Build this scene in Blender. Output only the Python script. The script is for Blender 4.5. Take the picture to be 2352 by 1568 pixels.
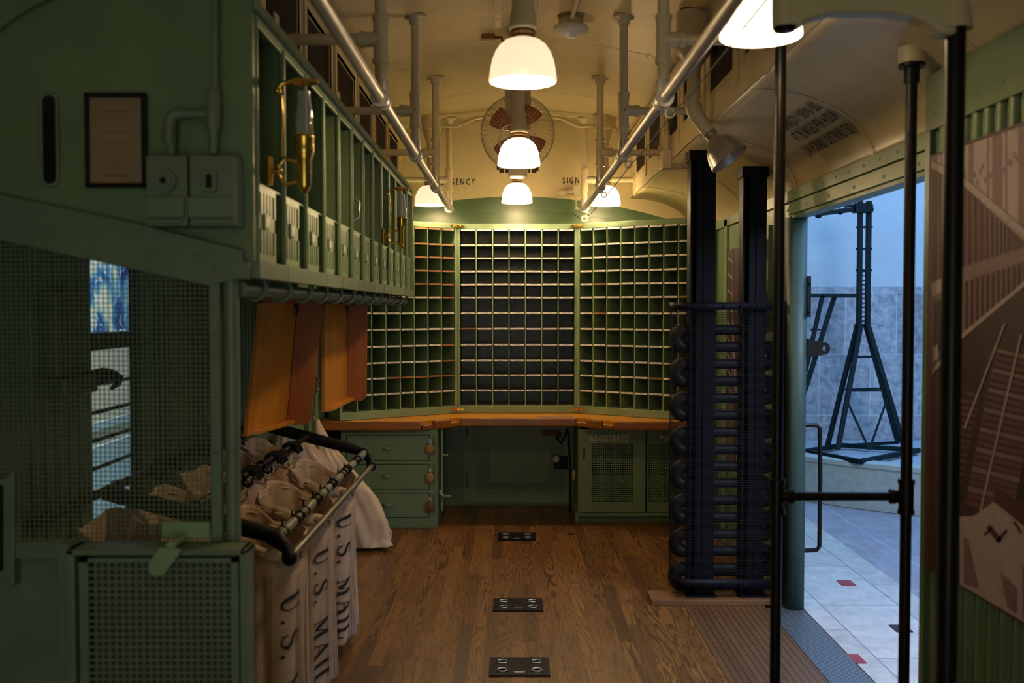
import bpy, math, random
from mathutils import Vector, Matrix, noise as mnoise
random.seed(7)
PI = math.pi
for o in list(bpy.data.objects): bpy.data.objects.remove(o, do_unlink=True)
scn = bpy.context.scene
COL = scn.collection

# ------------------------------------------------------------------ camera, world, light, exposure
F = 2287.0; EYE = 1.70
TH = math.atan(75.0 / F); CT, ST = math.cos(TH), math.sin(TH)
cam_d = bpy.data.cameras.new('camera'); cam = bpy.data.objects.new('camera', cam_d); COL.objects.link(cam)
cam.location = (0, 0, EYE); cam.rotation_euler = (PI / 2 - TH, 0, 0)
cam_d.sensor_width = 36; cam_d.lens = F / 2352 * 36
cam_d.clip_start = 0.05; cam_d.clip_end = 100
cam_d.dof.use_dof = True; cam_d.dof.focus_distance = 6.9; cam_d.dof.aperture_fstop = 2.8
scn.camera = cam
w = bpy.data.worlds.new('world'); scn.world = w; w.use_nodes = True
w.node_tree.nodes['Background'].inputs[0].default_value = (0.35, 0.55, 1.0, 1)
w.node_tree.nodes['Background'].inputs[1].default_value = 0.05
scn.view_settings.view_transform = 'Standard'; scn.view_settings.look = 'None'
scn.view_settings.exposure = 0.0; scn.view_settings.gamma = 1; scn.view_settings.use_curve_mapping = False
scn.cycles.max_bounces = 6; scn.cycles.diffuse_bounces = 4; scn.cycles.glossy_bounces = 2; scn.cycles.use_adaptive_sampling = True; scn.cycles.adaptive_threshold = .02
scn.cycles.use_denoising = True; scn.cycles.caustics_reflective = False; scn.cycles.caustics_refractive = False

def area(name, loc, target, sx, sy, power, col):
    l = bpy.data.lights.new(name, 'AREA'); l.shape = 'RECTANGLE'; l.size = sx; l.size_y = sy
    l.energy = power; l.color = col
    o = bpy.data.objects.new(name, l); COL.objects.link(o); o.location = loc
    o.rotation_euler = (Vector(target) - Vector(loc)).to_track_quat('-Z', 'Y').to_euler()
    return o
# daylight of the blue-lit hall outside the right door, and of the hall on the left
area('hall_skylight', (4.8, 7.4, 6.0), (4.2, 10.4, 0.4), 5.0, 5.0, 390, (0.16, 0.48, 1.0))
area('hall_daylight_near_door', (3.6, 2.4, 3.6), (1.6, 4.6, 0.3), 2.2, 3.0, 250, (0.66, 0.76, 1.0))
area('hall_light_left', (-2.6, 5.2, 3.4), (-3.1, 8.0, 1.0), 1.2, 2.0, 300, (0.85, 0.92, 1.0))
area('rear_fill', (-.2, -1.66, 1.1), (-.6, 3.0, 1.0), 1.2, 1.9, 19, (0.95, 0.97, 0.80))   # added fill from behind the viewpoint, no source seen there
LAMP_W = 24.0; LAMP_C = (1.0, 0.71, 0.38)

# ------------------------------------------------------------------ pixel helpers (photo pixel -> point on a real plane)
def ray(px, py):
    a, b = px - 1176.0, 784.0 - py
    return Vector((a, F * CT + b * ST, -F * ST + b * CT))
def PY(px, py, Y):
    d = ray(px, py); t = Y / d.y; return Vector((d.x * t, Y, EYE + d.z * t))
def PX(px, py, X):
    d = ray(px, py); t = X / d.x; return Vector((X, d.y * t, EYE + d.z * t))
def PZ(px, py, Z):
    d = ray(px, py); t = (Z - EYE) / d.z; return Vector((d.x * t, d.y * t, Z))

# ------------------------------------------------------------------ mesh builder
class MB:
    def __init__(s): s.v = []; s.f = []; s.m = []; s.sm = []; s.uv = None
    def quad(s, idx, mi=0, sm=False): s.f.append(tuple(idx)); s.m.append(mi); s.sm.append(sm)
    def box(s, p0, p1, mi=0):
        x0, y0, z0 = p0; x1, y1, z1 = p1
        x0, x1 = min(x0, x1), max(x0, x1); y0, y1 = min(y0, y1), max(y0, y1); z0, z1 = min(z0, z1), max(z0, z1)
        b = len(s.v)
        s.v += [(x0,y0,z0),(x1,y0,z0),(x1,y1,z0),(x0,y1,z0),(x0,y0,z1),(x1,y0,z1),(x1,y1,z1),(x0,y1,z1)]
        for q in ((0,3,2,1),(4,5,6,7),(0,1,5,4),(1,2,6,5),(2,3,7,6),(3,0,4,7)): s.quad([b+i for i in q], mi)
        return s
    def hexa(s, pts, mi=0):      # 8 points: bottom ring 4, top ring 4
        b = len(s.v); s.v += [tuple(p) for p in pts]
        for q in ((0,3,2,1),(4,5,6,7),(0,1,5,4),(1,2,6,5),(2,3,7,6),(3,0,4,7)): s.quad([b+i for i in q], mi)
        return s
    def prism(s, pts, ext, mi=0, sm=False):   # polygon extruded by a vector
        n = len(pts); b = len(s.v); e = Vector(ext)
        s.v += [tuple(Vector(p)) for p in pts] + [tuple(Vector(p) + e) for p in pts]
        s.quad(list(range(b, b+n))[::-1], mi); s.quad(range(b+n, b+2*n), mi)
        for i in range(n):
            j = (i+1) % n; s.quad((b+i, b+j, b+n+j, b+n+i), mi, sm)
        return s
    def poly(s, pts, mi=0):
        b = len(s.v); s.v += [tuple(p) for p in pts]; s.quad(range(b, b+len(pts)), mi); return s
    def tube(s, pts, r, n=12, mi=0, closed=False, sm=True, cap=True):
        P = [Vector(p) for p in pts]; m = len(P)
        R = r if isinstance(r, (list, tuple)) else [r] * m
        b = len(s.v); up = None
        for i in range(m):
            if closed: t = P[(i+1) % m] - P[i-1]
            else: t = P[min(i+1, m-1)] - P[max(i-1, 0)]
            t.normalize()
            if up is None:
                a = Vector((0,0,1)) if abs(t.z) < .9 else Vector((1,0,0))
                up = (a - t * a.dot(t)).normalized()
            else:
                up = up - t * up.dot(t)
                up = up.normalized() if up.length > 1e-6 else t.orthogonal().normalized()
            sd = t.cross(up)
            off = PI / 4 if n == 4 else 0
            for k in range(n):
                a = 2 * PI * k / n + off
                s.v.append(tuple(P[i] + (up * math.cos(a) + sd * math.sin(a)) * R[i]))
        for i in range(m if closed else m-1):
            i2 = (i+1) % m
            for k in range(n):
                k2 = (k+1) % n
                s.quad((b+i*n+k, b+i*n+k2, b+i2*n+k2, b+i2*n+k), mi, sm and n > 4)
        if not closed and cap:
            c_ = len(s.v); s.v += [s.v[b+k] for k in range(n)] + [s.v[b+(m-1)*n+k] for k in range(n)]
            s.quad([c_+k for k in range(n)][::-1], mi); s.quad([c_+n+k for k in range(n)], mi)
        return s
    def cyl(s, p0, p1, r, n=20, mi=0, r1=None): return s.tube([p0, p1], [r, r if r1 is None else r1], n, mi)
    def lathe(s, prof, c=(0,0,0), n=32, mi=0, M=None, cap=False, sm=True):  # prof: (r, z)
        b = len(s.v); c = Vector(c)
        for (r, z) in prof:
            for k in range(n):
                a = 2*PI*k/n; p = Vector((r*math.cos(a), r*math.sin(a), z))
                if M is not None: p = M @ p
                s.v.append(tuple(c + p))
        for i in range(len(prof)-1):
            for k in range(n):
                k2 = (k+1) % n; s.quad((b+i*n+k, b+i*n+k2, b+(i+1)*n+k2, b+(i+1)*n+k), mi, sm)
        if cap:
            s.quad([b+k for k in range(n)][::-1], mi); s.quad([b+(len(prof)-1)*n+k for k in range(n)], mi)
        return s
    def sphere(s, c, r, n=12, mi=0, sc=(1,1,1)):
        pr = [(max(1e-4, math.sin(PI*i/n)), -math.cos(PI*i/n)) for i in range(n+1)]
        M = Matrix.Diagonal(Vector((r*sc[0], r*sc[1], r*sc[2])))
        return s.lathe(pr, c, n*2 if n < 8 else 16, mi, M)
    def grid(s, fn, nu, nv, mi=0, cu=False, sm=True, uv=None):
        b = len(s.v)
        for j in range(nv+1):
            for i in range(nu if cu else nu+1): s.v.append(tuple(fn(i/nu, j/nv)))
        st = nu if cu else nu+1
        for j in range(nv):
            for i in range(nu):
                i2 = (i+1) % st if cu else i+1
                s.quad((b+j*st+i, b+j*st+i2, b+(j+1)*st+i2, b+(j+1)*st+i), mi, sm)
                if uv is not None:
                    if s.uv is None: s.uv = {}
                    s.uv[len(s.f)-1] = [uv(i/nu, j/nv), uv((i+1)/nu, j/nv), uv((i+1)/nu, (j+1)/nv), uv(i/nu, (j+1)/nv)]
        return s
    def rivet(s, p, r=.006, ax=(0,0,1), mi=0):
        a = Vector(ax).normalized(); u = a.orthogonal().normalized(); w_ = a.cross(u); p = Vector(p); b = len(s.v)
        for (rr, h) in ((1, 0), (.7, .5)):
            for k in range(6):
                t = 2*PI*k/6; s.v.append(tuple(p + (u*math.cos(t) + w_*math.sin(t))*r*rr + a*r*h))
        for k in range(6):
            k2 = (k+1) % 6; s.quad((b+k, b+k2, b+6+k2, b+6+k), mi, True)
        s.quad([b+6+k for k in range(6)], mi, True); return s
    def data(s, name, mats, off):
        me = bpy.data.meshes.new(name)
        me.from_pydata([(x-off[0], y-off[1], z-off[2]) for x, y, z in s.v], [], s.f)
        if not isinstance(mats, (list, tuple)): mats = [mats]
        for m_ in mats: me.materials.append(m_)
        me.polygons.foreach_set('material_index', s.m)
        me.polygons.foreach_set('use_smooth', s.sm)
        if s.uv:
            ul = me.uv_layers.new(name='UVMap')
            for pi, uvs in s.uv.items():
                p = me.polygons[pi]
                for k, li in enumerate(p.loop_indices): ul.data[li].uv = uvs[k]
        me.update(); return me
    def build(s, name, mats, parent=None, local=False, bevel=0, solid=0, sub=0, origin=None, seg=2):
        if parent is not None:
            off = Vector((0,0,0)) if local else woff(parent); loc = (0,0,0)
        elif origin is not None: off = Vector(origin); loc = origin
        else:
            xs = [p[0] for p in s.v]; ys = [p[1] for p in s.v]; zs = [p[2] for p in s.v]
            off = Vector(((min(xs)+max(xs))/2, (min(ys)+max(ys))/2, min(zs))); loc = off
        me = s.data(name, mats, off)
        o = bpy.data.objects.new(name, me); COL.objects.link(o); o.location = loc
        if parent is not None: o.parent = parent
        if solid:
            md = o.modifiers.new('solid', 'SOLIDIFY'); md.thickness = solid; md.offset = 0
        if sub:
            md = o.modifiers.new('sub', 'SUBSURF'); md.levels = sub; md.render_levels = sub
        if bevel:
            md = o.modifiers.new('bevel', 'BEVEL'); md.width = bevel; md.segments = seg; md.limit_method = 'ANGLE'
        return o
def woff(o):
    v = Vector((0,0,0))
    while o is not None: v = v + o.location; o = o.parent
    return v
def tag(o, label=None, cat=None, group=None, kind=None):
    if label: o['label'] = label
    if cat: o['category'] = cat
    if group: o['group'] = group
    if kind: o['kind'] = kind
    return o
def thing(name, label, cat, loc=(0,0,0), group=None, rz=0):
    o = bpy.data.objects.new(name, None); o.empty_display_size = .05; COL.objects.link(o)
    o.location = loc; o.rotation_euler.z = rz
    return tag(o, label, cat, group)
def struct(mb, name, mats, **k): return tag(mb.build(name, mats, **k), kind='structure')
def copy_tree(o, parent=None):
    c = o.copy(); COL.objects.link(c)
    if parent is not None: c.parent = parent
    for ch in list(KIDS(o)): copy_tree(ch, c)
    return c
def KIDS(o): return [x for x in COL.objects if x.parent == o]

# ------------------------------------------------------------------ materials
def newmat(name):
    m = bpy.data.materials.new(name); m.use_nodes = True; nt = m.node_tree
    return m, nt, nt.nodes['Principled BSDF']
class NT:
    def __init__(s, nt): s.nt = nt
    def n(s, t, **k):
        x = s.nt.nodes.new(t)
        for a, b in k.items(): setattr(x, a, b)
        return x
    def link(s, a, b): s.nt.links.new(a, b)
    def val(s, sock, v):
        if hasattr(v, 'is_output') or isinstance(v, bpy.types.NodeSocket): s.link(v, sock)
        else: sock.default_value = v
    def math(s, op, a, b=0.0, c=None, clamp=False):
        x = s.n('ShaderNodeMath', operation=op); x.use_clamp = clamp
        s.val(x.inputs[0], a); s.val(x.inputs[1], b)
        if c is not None: s.val(x.inputs[2], c)
        return x.outputs[0]
    def mix(s, f, a, b, mode='MIX'):
        x = s.n('ShaderNodeMix', data_type='RGBA', blend_type=mode)
        s.val(x.inputs[0], f); s.val(x.inputs[6], a); s.val(x.inputs[7], b); return x.outputs[2]
    def coord(s, kind='Object'): return s.n('ShaderNodeTexCoord').outputs[kind]
    def sep(s, v):
        x = s.n('ShaderNodeSeparateXYZ'); s.link(v, x.inputs[0]); return x.outputs
    def comb(s, a, b, c):
        x = s.n('ShaderNodeCombineXYZ')
        for i, v in enumerate((a, b, c)): s.val(x.inputs[i], v)
        return x.outputs[0]
    def noise(s, vec, scale, detail=3, rough=.55, dist=0):
        x = s.n('ShaderNodeTexNoise'); s.link(vec, x.inputs['Vector']); x.inputs['Scale'].default_value = scale
        x.inputs['Detail'].default_value = detail; x.inputs['Roughness'].default_value = rough; x.inputs['Distortion'].default_value = dist
        return x.outputs['Fac']
    def wn(s, vec):
        x = s.n('ShaderNodeTexWhiteNoise', noise_dimensions='3D'); s.link(vec, x.inputs['Vector']); return x.outputs['Value']
    def ramp(s, f, stops):
        x = s.n('ShaderNodeValToRGB'); s.link(f, x.inputs[0]); e = x.color_ramp.elements
        while len(e) < len(stops): e.new(.5)
        for i, (p, c) in enumerate(stops): e[i].position = p; e[i].color = (*c, 1) if len(c) == 3 else c
        return x.outputs[0]
    def bump(s, h, strength, dist, bs):
        x = s.n('ShaderNodeBump'); s.link(h, x.inputs['Height']); x.inputs['Strength'].default_value = strength; x.inputs['Distance'].default_value = dist
        s.link(x.outputs[0], bs.inputs['Normal'])
def c4(c): return (c[0], c[1], c[2], 1)
def paint(name, col, rough=.45, var=.12, scale=6, metal=0, bump=.02, spec=.5, coat=0):
    m, nt, bs = newmat(name); g = NT(nt); co = g.coord()
    f = g.noise(co, scale, 5)
    d = [max(0, x*(1-var)) for x in col]; l = [min(1, x*(1+var)) for x in col]
    g.link(g.ramp(f, [(.3, d), (.7, l)]), bs.inputs['Base Color'])
    r = g.math('MULTIPLY_ADD', g.noise(co, scale*5, 3), .25, rough-.12, clamp=True); g.link(r, bs.inputs['Roughness'])
    bs.inputs['Metallic'].default_value = metal; bs.inputs['Specular IOR Level'].default_value = spec
    bs.inputs['Coat Weight'].default_value = coat
    if bump: g.bump(g.noise(co, scale*12, 4), bump*3, .002, bs)
    return m
M = {}
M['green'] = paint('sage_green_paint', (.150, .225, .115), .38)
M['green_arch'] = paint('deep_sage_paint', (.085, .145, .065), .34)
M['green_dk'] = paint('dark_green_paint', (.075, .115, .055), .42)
M['green_lt'] = paint('pale_green_paint', (.24, .34, .19), .36)
M['green_teal'] = paint('grey_green_paint', (.150, .205, .135), .45)
M['cream'] = paint('cream_enamel', (.66, .54, .31), .34, var=.06)
M['cream_pipe'] = paint('cream_pipe_enamel', (.62, .52, .33), .32, var=.05)
M['black'] = paint('black_enamel', (.005, .005, .008), .5, var=.3, spec=.13)
M['iron'] = paint('black_iron', (.008, .008, .009), .48, var=.3, spec=.2)
M['blackpipe'] = paint('black_pipe_paint', (.008, .006, .005), .36, var=.3, spec=.25)
M['steel'] = paint('brushed_steel', (.50, .50, .49), .34, var=.1, metal=.9)
M['rail'] = paint('worn_grey_rail', (.50, .46, .40), .36, var=.08, metal=.35)
M['brass'] = paint('polished_brass', (.72, .43, .08), .17, var=.12, metal=1, bump=0)
M['bronze'] = paint('dull_bronze', (.30, .16, .045), .42, var=.2, metal=.7)
M['rust'] = paint('brown_leather', (.16, .065, .028), .55, var=.25)
M['leather'] = paint('tan_leather', (.34, .19, .07), .5, var=.2)
M['blade'] = paint('red_brown_blade', (.38, .10, .045), .4)
M['concrete'] = paint('planter_concrete', (.42, .46, .42), .8, var=.12, scale=18)
M['crane'] = paint('dark_green_steel', (.006, .018, .022), .6, var=.2, spec=.15)
M['glossdark'] = paint('dark_glass', (.010, .010, .010), .2, var=.2, bump=0, spec=.3)
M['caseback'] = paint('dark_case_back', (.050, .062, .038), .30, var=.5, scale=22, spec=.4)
M['jamb'] = paint('shaded_jamb_green', (.038, .080, .070), .5)  # post green darkened and blued: shade and hall light put into the colour
M['gun'] = paint('dark_worn_pipe', (.20, .20, .155), .34, var=.2, metal=.5)
M['wpane'] = paint('blacked_window_pane', (.016, .010, .008), .7, bump=0, spec=.1)
M['paper'] = paint('aged_paper', (.30, .20, .12), .6, var=.1)
M['white'] = paint('white_plastic', (.75, .72, .66), .35, var=.04)
M['tape'] = paint('grey_green_tape', (.23, .26, .19), .4, var=.15)
M['wire'] = paint('green_wire', (.13, .17, .10), .45, bump=0)
M['wire_bk'] = paint('black_wire', (.006, .006, .006), .6, bump=0, spec=.15)
M['cagewire'] = paint('cage_wire', (.42, .37, .26), .35, metal=.3, bump=0)
M['rope'] = paint('cotton_cord', (.55, .46, .36), .8, scale=80)
M['green_deep'] = paint('deep_green_paint', (.03, .045, .025), .6)  # one even, very dark green
M['stencil'] = paint('black_stencil_ink', (.012, .012, .012), .6, bump=0)
M['stencil_w'] = paint('pale_stencil_ink', (.62, .58, .46), .6, bump=0)

def lamp_mat(name, col, s):
    m, nt, bs = newmat(name)
    bs.inputs['Base Color'].default_value = (.8, .76, .68, 1); bs.inputs['Roughness'].default_value = .2
    bs.inputs['Emission Color'].default_value = c4(col); bs.inputs['Emission Strength'].default_value = s
    return m
def shade_mat(name, col, s, tr):
    # milk glass: glows, and lets part of the bulb's light through
    m, nt, bs = newmat(name); g = NT(nt)
    bs.inputs['Base Color'].default_value = (.8, .76, .68, 1); bs.inputs['Roughness'].default_value = .2
    bs.inputs['Emission Color'].default_value = c4(col); bs.inputs['Emission Strength'].default_value = s
    t = g.n('ShaderNodeBsdfTransparent'); t.inputs[0].default_value = (1, .95, .85, 1)
    mx = g.n('ShaderNodeMixShader'); mx.inputs[0].default_value = tr
    g.link(bs.outputs[0], mx.inputs[1]); g.link(t.outputs[0], mx.inputs[2]); g.link(mx.outputs[0], nt.nodes['Material Output'].inputs[0]); return m
M['shade_out'] = shade_mat('milk_glass_glow', (1.0, .77, .52), .88, .012)
M['shade_near'] = shade_mat('milk_glass_bright_near', (1.0, .95, .86), 2.2, .10)
M['shade_in'] = shade_mat('milk_glass_inner_glow', (1.0, .84, .58), 2.2, .6)
M['shade_hot'] = shade_mat('milk_glass_bright', (1.0, .95, .86), 2.4, .40)
M['bulb'] = lamp_mat('lit_bulb', (1.0, .85, .60), 1.5)

def glass_mat():
    m, nt, bs = newmat('clear_glass'); g = NT(nt)
    t = g.n('ShaderNodeBsdfTransparent'); t.inputs[0].default_value = (.80, .82, .82, 1)
    gl = g.n('ShaderNodeBsdfGlossy'); gl.inputs['Roughness'].default_value = .08
    lw = g.n('ShaderNodeLayerWeight'); lw.inputs[0].default_value = .35
    df = g.n('ShaderNodeBsdfDiffuse'); df.inputs[0].default_value = (.5, .5, .5, 1)
    m1 = g.n('ShaderNodeMixShader'); m1.inputs[0].default_value = .55
    g.link(t.outputs[0], m1.inputs[1]); g.link(df.outputs[0], m1.inputs[2])
    mx = g.n('ShaderNodeMixShader'); g.link(g.math('MULTIPLY', lw.outputs['Facing'], .7), mx.inputs[0])
    g.link(m1.outputs[0], mx.inputs[1]); g.link(gl.outputs[0], mx.inputs[2])
    g.link(mx.outputs[0], nt.nodes['Material Output'].inputs[0]); return m
M['glass'] = glass_mat()

def wood(name, c0, c1, rough=.35, axis='Z', sc=1.0, coat=.2):
    m, nt, bs = newmat(name); g = NT(nt); x, y, z = g.sep(g.coord())
    k = {'X': (.6, 9, 9), 'Y': (9, .6, 9), 'Z': (9, 9, .6)}[axis]
    v = g.comb(g.math('MULTIPLY', x, k[0]*sc), g.math('MULTIPLY', y, k[1]*sc), g.math('MULTIPLY', z, k[2]*sc))
    n1 = g.noise(v, 2.0, 4, .6, .6); n2 = g.noise(v, 14, 3)
    f = g.math('ADD', g.math('MULTIPLY', n1, .7), g.math('MULTIPLY', n2, .3))
    g.link(g.ramp(f, [(.35, c0), (.62, c1)]), bs.inputs['Base Color'])
    bs.inputs['Roughness'].default_value = rough; bs.inputs['Coat Weight'].default_value = coat; bs.inputs['Coat Roughness'].default_value = .25
    return m
M['orange_wood'] = wood('orange_varnished_wood', (.47, .165, .012), (.62, .25, .020), .4)
M['red_wood'] = wood('reddish_wood', (.25, .065, .006), (.34, .10, .010), .42)
M['edge_wood'] = wood('dark_edge_wood', (.24, .075, .012), (.36, .12, .020), .35, 'X')
M['top_wood'] = wood('desk_top_wood', (.56, .22, .018), (.70, .30, .03), .3, 'X')
M['batten'] = wood('worn_batten_wood', (.13, .055, .018), (.22, .10, .032), .5, 'X')
M['bare_label'] = wood('bare_label_wood', (.20, .080, .025), (.36, .14, .04), .5, 'X')

def floor_mat():
    m, nt, bs = newmat('oak_plank_floor'); g = NT(nt); x, y, z = g.sep(g.coord())
    W_ = .069
    px = g.math('DIVIDE', x, W_); ip = g.math('FLOOR', px); fx = g.math('FRACT', px)
    r1 = g.wn(g.comb(ip, 3.1, 0))
    py = g.math('DIVIDE', g.math('ADD', y, g.math('MULTIPLY', r1, 5.0)), 1.05); jy = g.math('FLOOR', py); fy = g.math('FRACT', py)
    r2 = g.wn(g.comb(ip, jy, 7.7)); r3 = g.wn(g.comb(jy, ip, 1.3))
    # flame grain: contours of a stretched noise
    v = g.comb(g.math('MULTIPLY', x, 9.5), g.math('MULTIPLY', y, .72), g.math('MULTIPLY', r2, 40))
    n = g.noise(v, 1.0, 2.0, .5, .35)
    n = g.math('ADD', n, g.math('MULTIPLY', g.noise(g.comb(g.math('MULTIPLY', x, 30), g.math('MULTIPLY', y, 14), r2), 1.0, 2), .06))
    s_ = g.math('SINE', g.math('MULTIPLY', n, 92))
    ring = g.math('POWER', g.math('MULTIPLY_ADD', s_, .5, .5), 2.4)
    fine = g.noise(g.comb(g.math('MULTIPLY', x, 260), g.math('MULTIPLY', y, 7), r2), 1.0, 3)
    amt = g.math('MULTIPLY', ring, g.math('MULTIPLY_ADD', r3, .55, .42))
    base = g.ramp(r2, [(0, (.088, .036, .011)), (.14, (.165, .069, .018)), (.55, (.225, .096, .024)), (1, (.27, .120, .031))])
    colr = g.mix(g.math('MULTIPLY', amt, .95, clamp=True), base, (.026, .010, .0035, 1))
    colr = g.mix(g.math('MULTIPLY', fine, .30), colr, (.07, .03, .01, 1))
    gap = g.math('MAXIMUM', g.math('LESS_THAN', fx, .012), g.math('LESS_THAN', fy, .002))
    colr = g.mix(g.math('MULTIPLY', gap, .7), colr, (.02, .01, .004, 1))
    g.link(colr, bs.inputs['Base Color'])
    g.link(g.math('MULTIPLY_ADD', fine, .18, .30), bs.inputs['Roughness'])
    bs.inputs['Specular IOR Level'].default_value = .45
    g.bump(g.math('SUBTRACT', g.math('MULTIPLY', ring, -.3), gap), .25, .001, bs); return m
M['floor'] = floor_mat()
def groove_mat():
    m, nt, bs = newmat('grooved_dark_boards'); g = NT(nt); x, y, z = g.sep(g.coord())
    px = g.math('DIVIDE', x, .034); fx = g.math('FRACT', px); ip = g.math('FLOOR', px)
    r = g.wn(g.comb(ip, 1, 2)); fine = g.noise(g.comb(g.math('MULTIPLY', x, 200), g.math('MULTIPLY', y, 5), 0), 1, 3)
    base = g.ramp(g.math('MULTIPLY_ADD', fine, .6, g.math('MULTIPLY', r, .4)), [(.2, (.10, .046, .018)), (.8, (.17, .080, .030))])
    gp = g.math('LESS_THAN', fx, .10)
    g.link(g.mix(gp, base, (.008, .005, .003, 1)), bs.inputs['Base Color']); bs.inputs['Roughness'].default_value = .45
    g.bump(g.math('SUBTRACT', 0, gp), .6, .003, bs); return m
M['groove'] = groove_mat()
def plate_mat():
    m, nt, bs = newmat('diamond_tread_plate'); g = NT(nt); x, y, z = g.sep(g.coord())
    s = 28.0
    u = g.math('MULTIPLY', g.math('ADD', x, y), s); v = g.math('MULTIPLY', g.math('SUBTRACT', x, y), s)
    par = g.math('MODULO', g.math('ADD', g.math('FLOOR', u), g.math('FLOOR', v)), 2.0); par = g.math('ABSOLUTE', par)
    fu = g.math('ABSOLUTE', g.math('SUBTRACT', g.math('FRACT', u), .5)); fv = g.math('ABSOLUTE', g.math('SUBTRACT', g.math('FRACT', v), .5))
    a = g.math('MULTIPLY', g.math('LESS_THAN', fu, .36), g.math('LESS_THAN', fv, .11))
    b = g.math('MULTIPLY', g.math('LESS_THAN', fv, .36), g.math('LESS_THAN', fu, .11))
    h = g.math('ADD', g.math('MULTIPLY', a, par), g.math('MULTIPLY', b, g.math('SUBTRACT', 1, par)))
    g.link(g.mix(h, (.16, .165, .17, 1), (.42, .43, .44, 1)), bs.inputs['Base Color'])
    bs.inputs['Metallic'].default_value = .6; bs.inputs['Roughness'].default_value = .42; g.bump(h, .6, .002, bs); return m
M['plate'] = plate_mat()
def stone_mat(name, w_, h_, c0, c1, mortar, axes=(0, 2), scale=7, streak=0):
    m, nt, bs = newmat(name); g = NT(nt); co = g.coord(); xyz = g.sep(co)
    br = g.n('ShaderNodeTexBrick'); g.link(g.comb(xyz[axes[0]], xyz[axes[1]], 0), br.inputs['Vector'])
    br.inputs['Scale'].default_value = 1; br.inputs['Brick Width'].default_value = w_; br.inputs['Row Height'].default_value = h_
    br.inputs['Mortar Size'].default_value = .004; br.inputs['Color1'].default_value = (.35, .35, .35, 1); br.inputs['Color2'].default_value = (.65, .65, .65, 1)
    br.inputs['Mortar'].default_value = (1, 1, 1, 1)
    n = g.noise(co, scale, 8, .72, .35)
    if streak: n = g.math('ADD', g.math('MULTIPLY', n, .5), g.math('MULTIPLY', g.noise(g.comb(g.math('MULTIPLY', xyz[0], 5), g.math('MULTIPLY', xyz[1], 1.2), 0), 2.5, 5, .7, 1.5), .5))
    base = g.ramp(n, [(.38, c0), (.62, c1)])
    base = g.mix(.35, base, br.outputs['Color'], 'OVERLAY')
    g.link(g.mix(br.outputs['Fac'], base, c4(mortar)), bs.inputs['Base Color']); bs.inputs['Roughness'].default_value = .35; return m
M['granite'] = stone_mat('grey_granite_tiles', .52, .62, (.26, .26, .29), (.52, .53, .55), (.60, .64, .68), (0, 2), 12)
M['tile'] = stone_mat('pale_stone_tiles', .87, .445, (.50, .45, .42), (.66, .62, .58), (.25, .25, .25), (1, 0), 9)
M['river'] = stone_mat('streaked_pink_stone', 1.7, .9, (.30, .26, .30), (.45, .42, .47), (.5, .5, .55), (1, 0), 6, 1)
M['gravel'] = paint('pale_gravel', (.45, .47, .5), .9, var=.6, scale=60, bump=.3)
M['hallwall'] = paint('pale_hall_wall', (.62, .66, .68), .8, var=.04)
M['redstone'] = paint('red_inlay', (.35, .04, .04), .4)
M['beige'] = paint('beige_hall_wall', (.50, .47, .36), .7, var=.06)
M['tealbase'] = paint('grey_blue_plinth', (.30, .40, .44), .7)

def canvas_mat():
    m, nt, bs = newmat('striped_canvas'); g = NT(nt); uv = g.sep(g.coord('UV')); co = g.coord()
    u = uv[0]   # turns round the bag
    # groups of dark stripes near both vertical edges of each face
    f = g.math('FRACT', g.math('MULTIPLY', u, 4.0))     # corners of the bag at f = .5
    b1 = g.math('GREATER_THAN', g.math('ABSOLUTE', g.math('SUBTRACT', f, .44)), .34)
    b2 = g.math('LESS_THAN', g.math('ABSOLUTE', g.math('SUBTRACT', f, .28)), .06); band = g.math('MAXIMUM', b1, b2)
    st = g.math('LESS_THAN', g.math('FRACT', g.math('MULTIPLY', u, 112)), .34)
    a = g.math('MULTIPLY', band, st)
    low = g.math('GREATER_THAN', uv[1], .12); a = g.math('MULTIPLY', a, low)
    n = g.noise(co, 9, 5, .6); base = g.ramp(n, [(.3, (.40, .27, .165)), (.7, (.58, .42, .29))])
    g.link(g.mix(g.math('MULTIPLY', a, .88), base, (.045, .042, .065, 1)), bs.inputs['Base Color'])
    bs.inputs['Roughness'].default_value = .85; bs.inputs['Sheen Weight'].default_value = .2
    g.bump(g.noise(co, 30, 5, .7), .35, .004, bs); return m
M['canvas'] = canvas_mat()
M['canvas_plain'] = paint('plain_canvas', (.56, .42, .28), .88, var=.2, scale=8, bump=.15)
def label_mat():
    m, nt, bs = newmat('printed_paper_label'); g = NT(nt); x, y, z = g.sep(g.coord())
    oi = g.n('ShaderNodeObjectInfo').outputs['Random']
    w1 = g.noise(g.comb(g.math('MULTIPLY', x, 500), g.math('MULTIPLY', z, 200), g.math('MULTIPLY', oi, 90)), 1, 1)
    t = g.math('MULTIPLY', g.math('LESS_THAN', g.math('ABSOLUTE', x), g.math('MULTIPLY_ADD', oi, .016, .018)), g.math('LESS_THAN', g.math('ABSOLUTE', z), .0028))
    t = g.math('MULTIPLY', t, g.math('GREATER_THAN', w1, .47))
    base = g.ramp(oi, [(0, (.66, .55, .52)), (.3, (.76, .70, .68)), (1, (.82, .79, .78))])
    g.link(g.mix(g.math('MULTIPLY', t, .8), base, (.05, .05, .05, 1)), bs.inputs['Base Color']); bs.inputs['Roughness'].default_value = .5; return m
M['label'] = label_mat()
def flat(name, c, r=.55):
    m, nt, bs = newmat(name); g = NT(nt)
    g.link(g.ramp(g.noise(g.coord(), 40, 3), [(.3, [x*.88 for x in c]), (.7, [x*1.1 for x in c])]), bs.inputs['Base Color'])
    bs.inputs['Roughness'].default_value = r; return m
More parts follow.
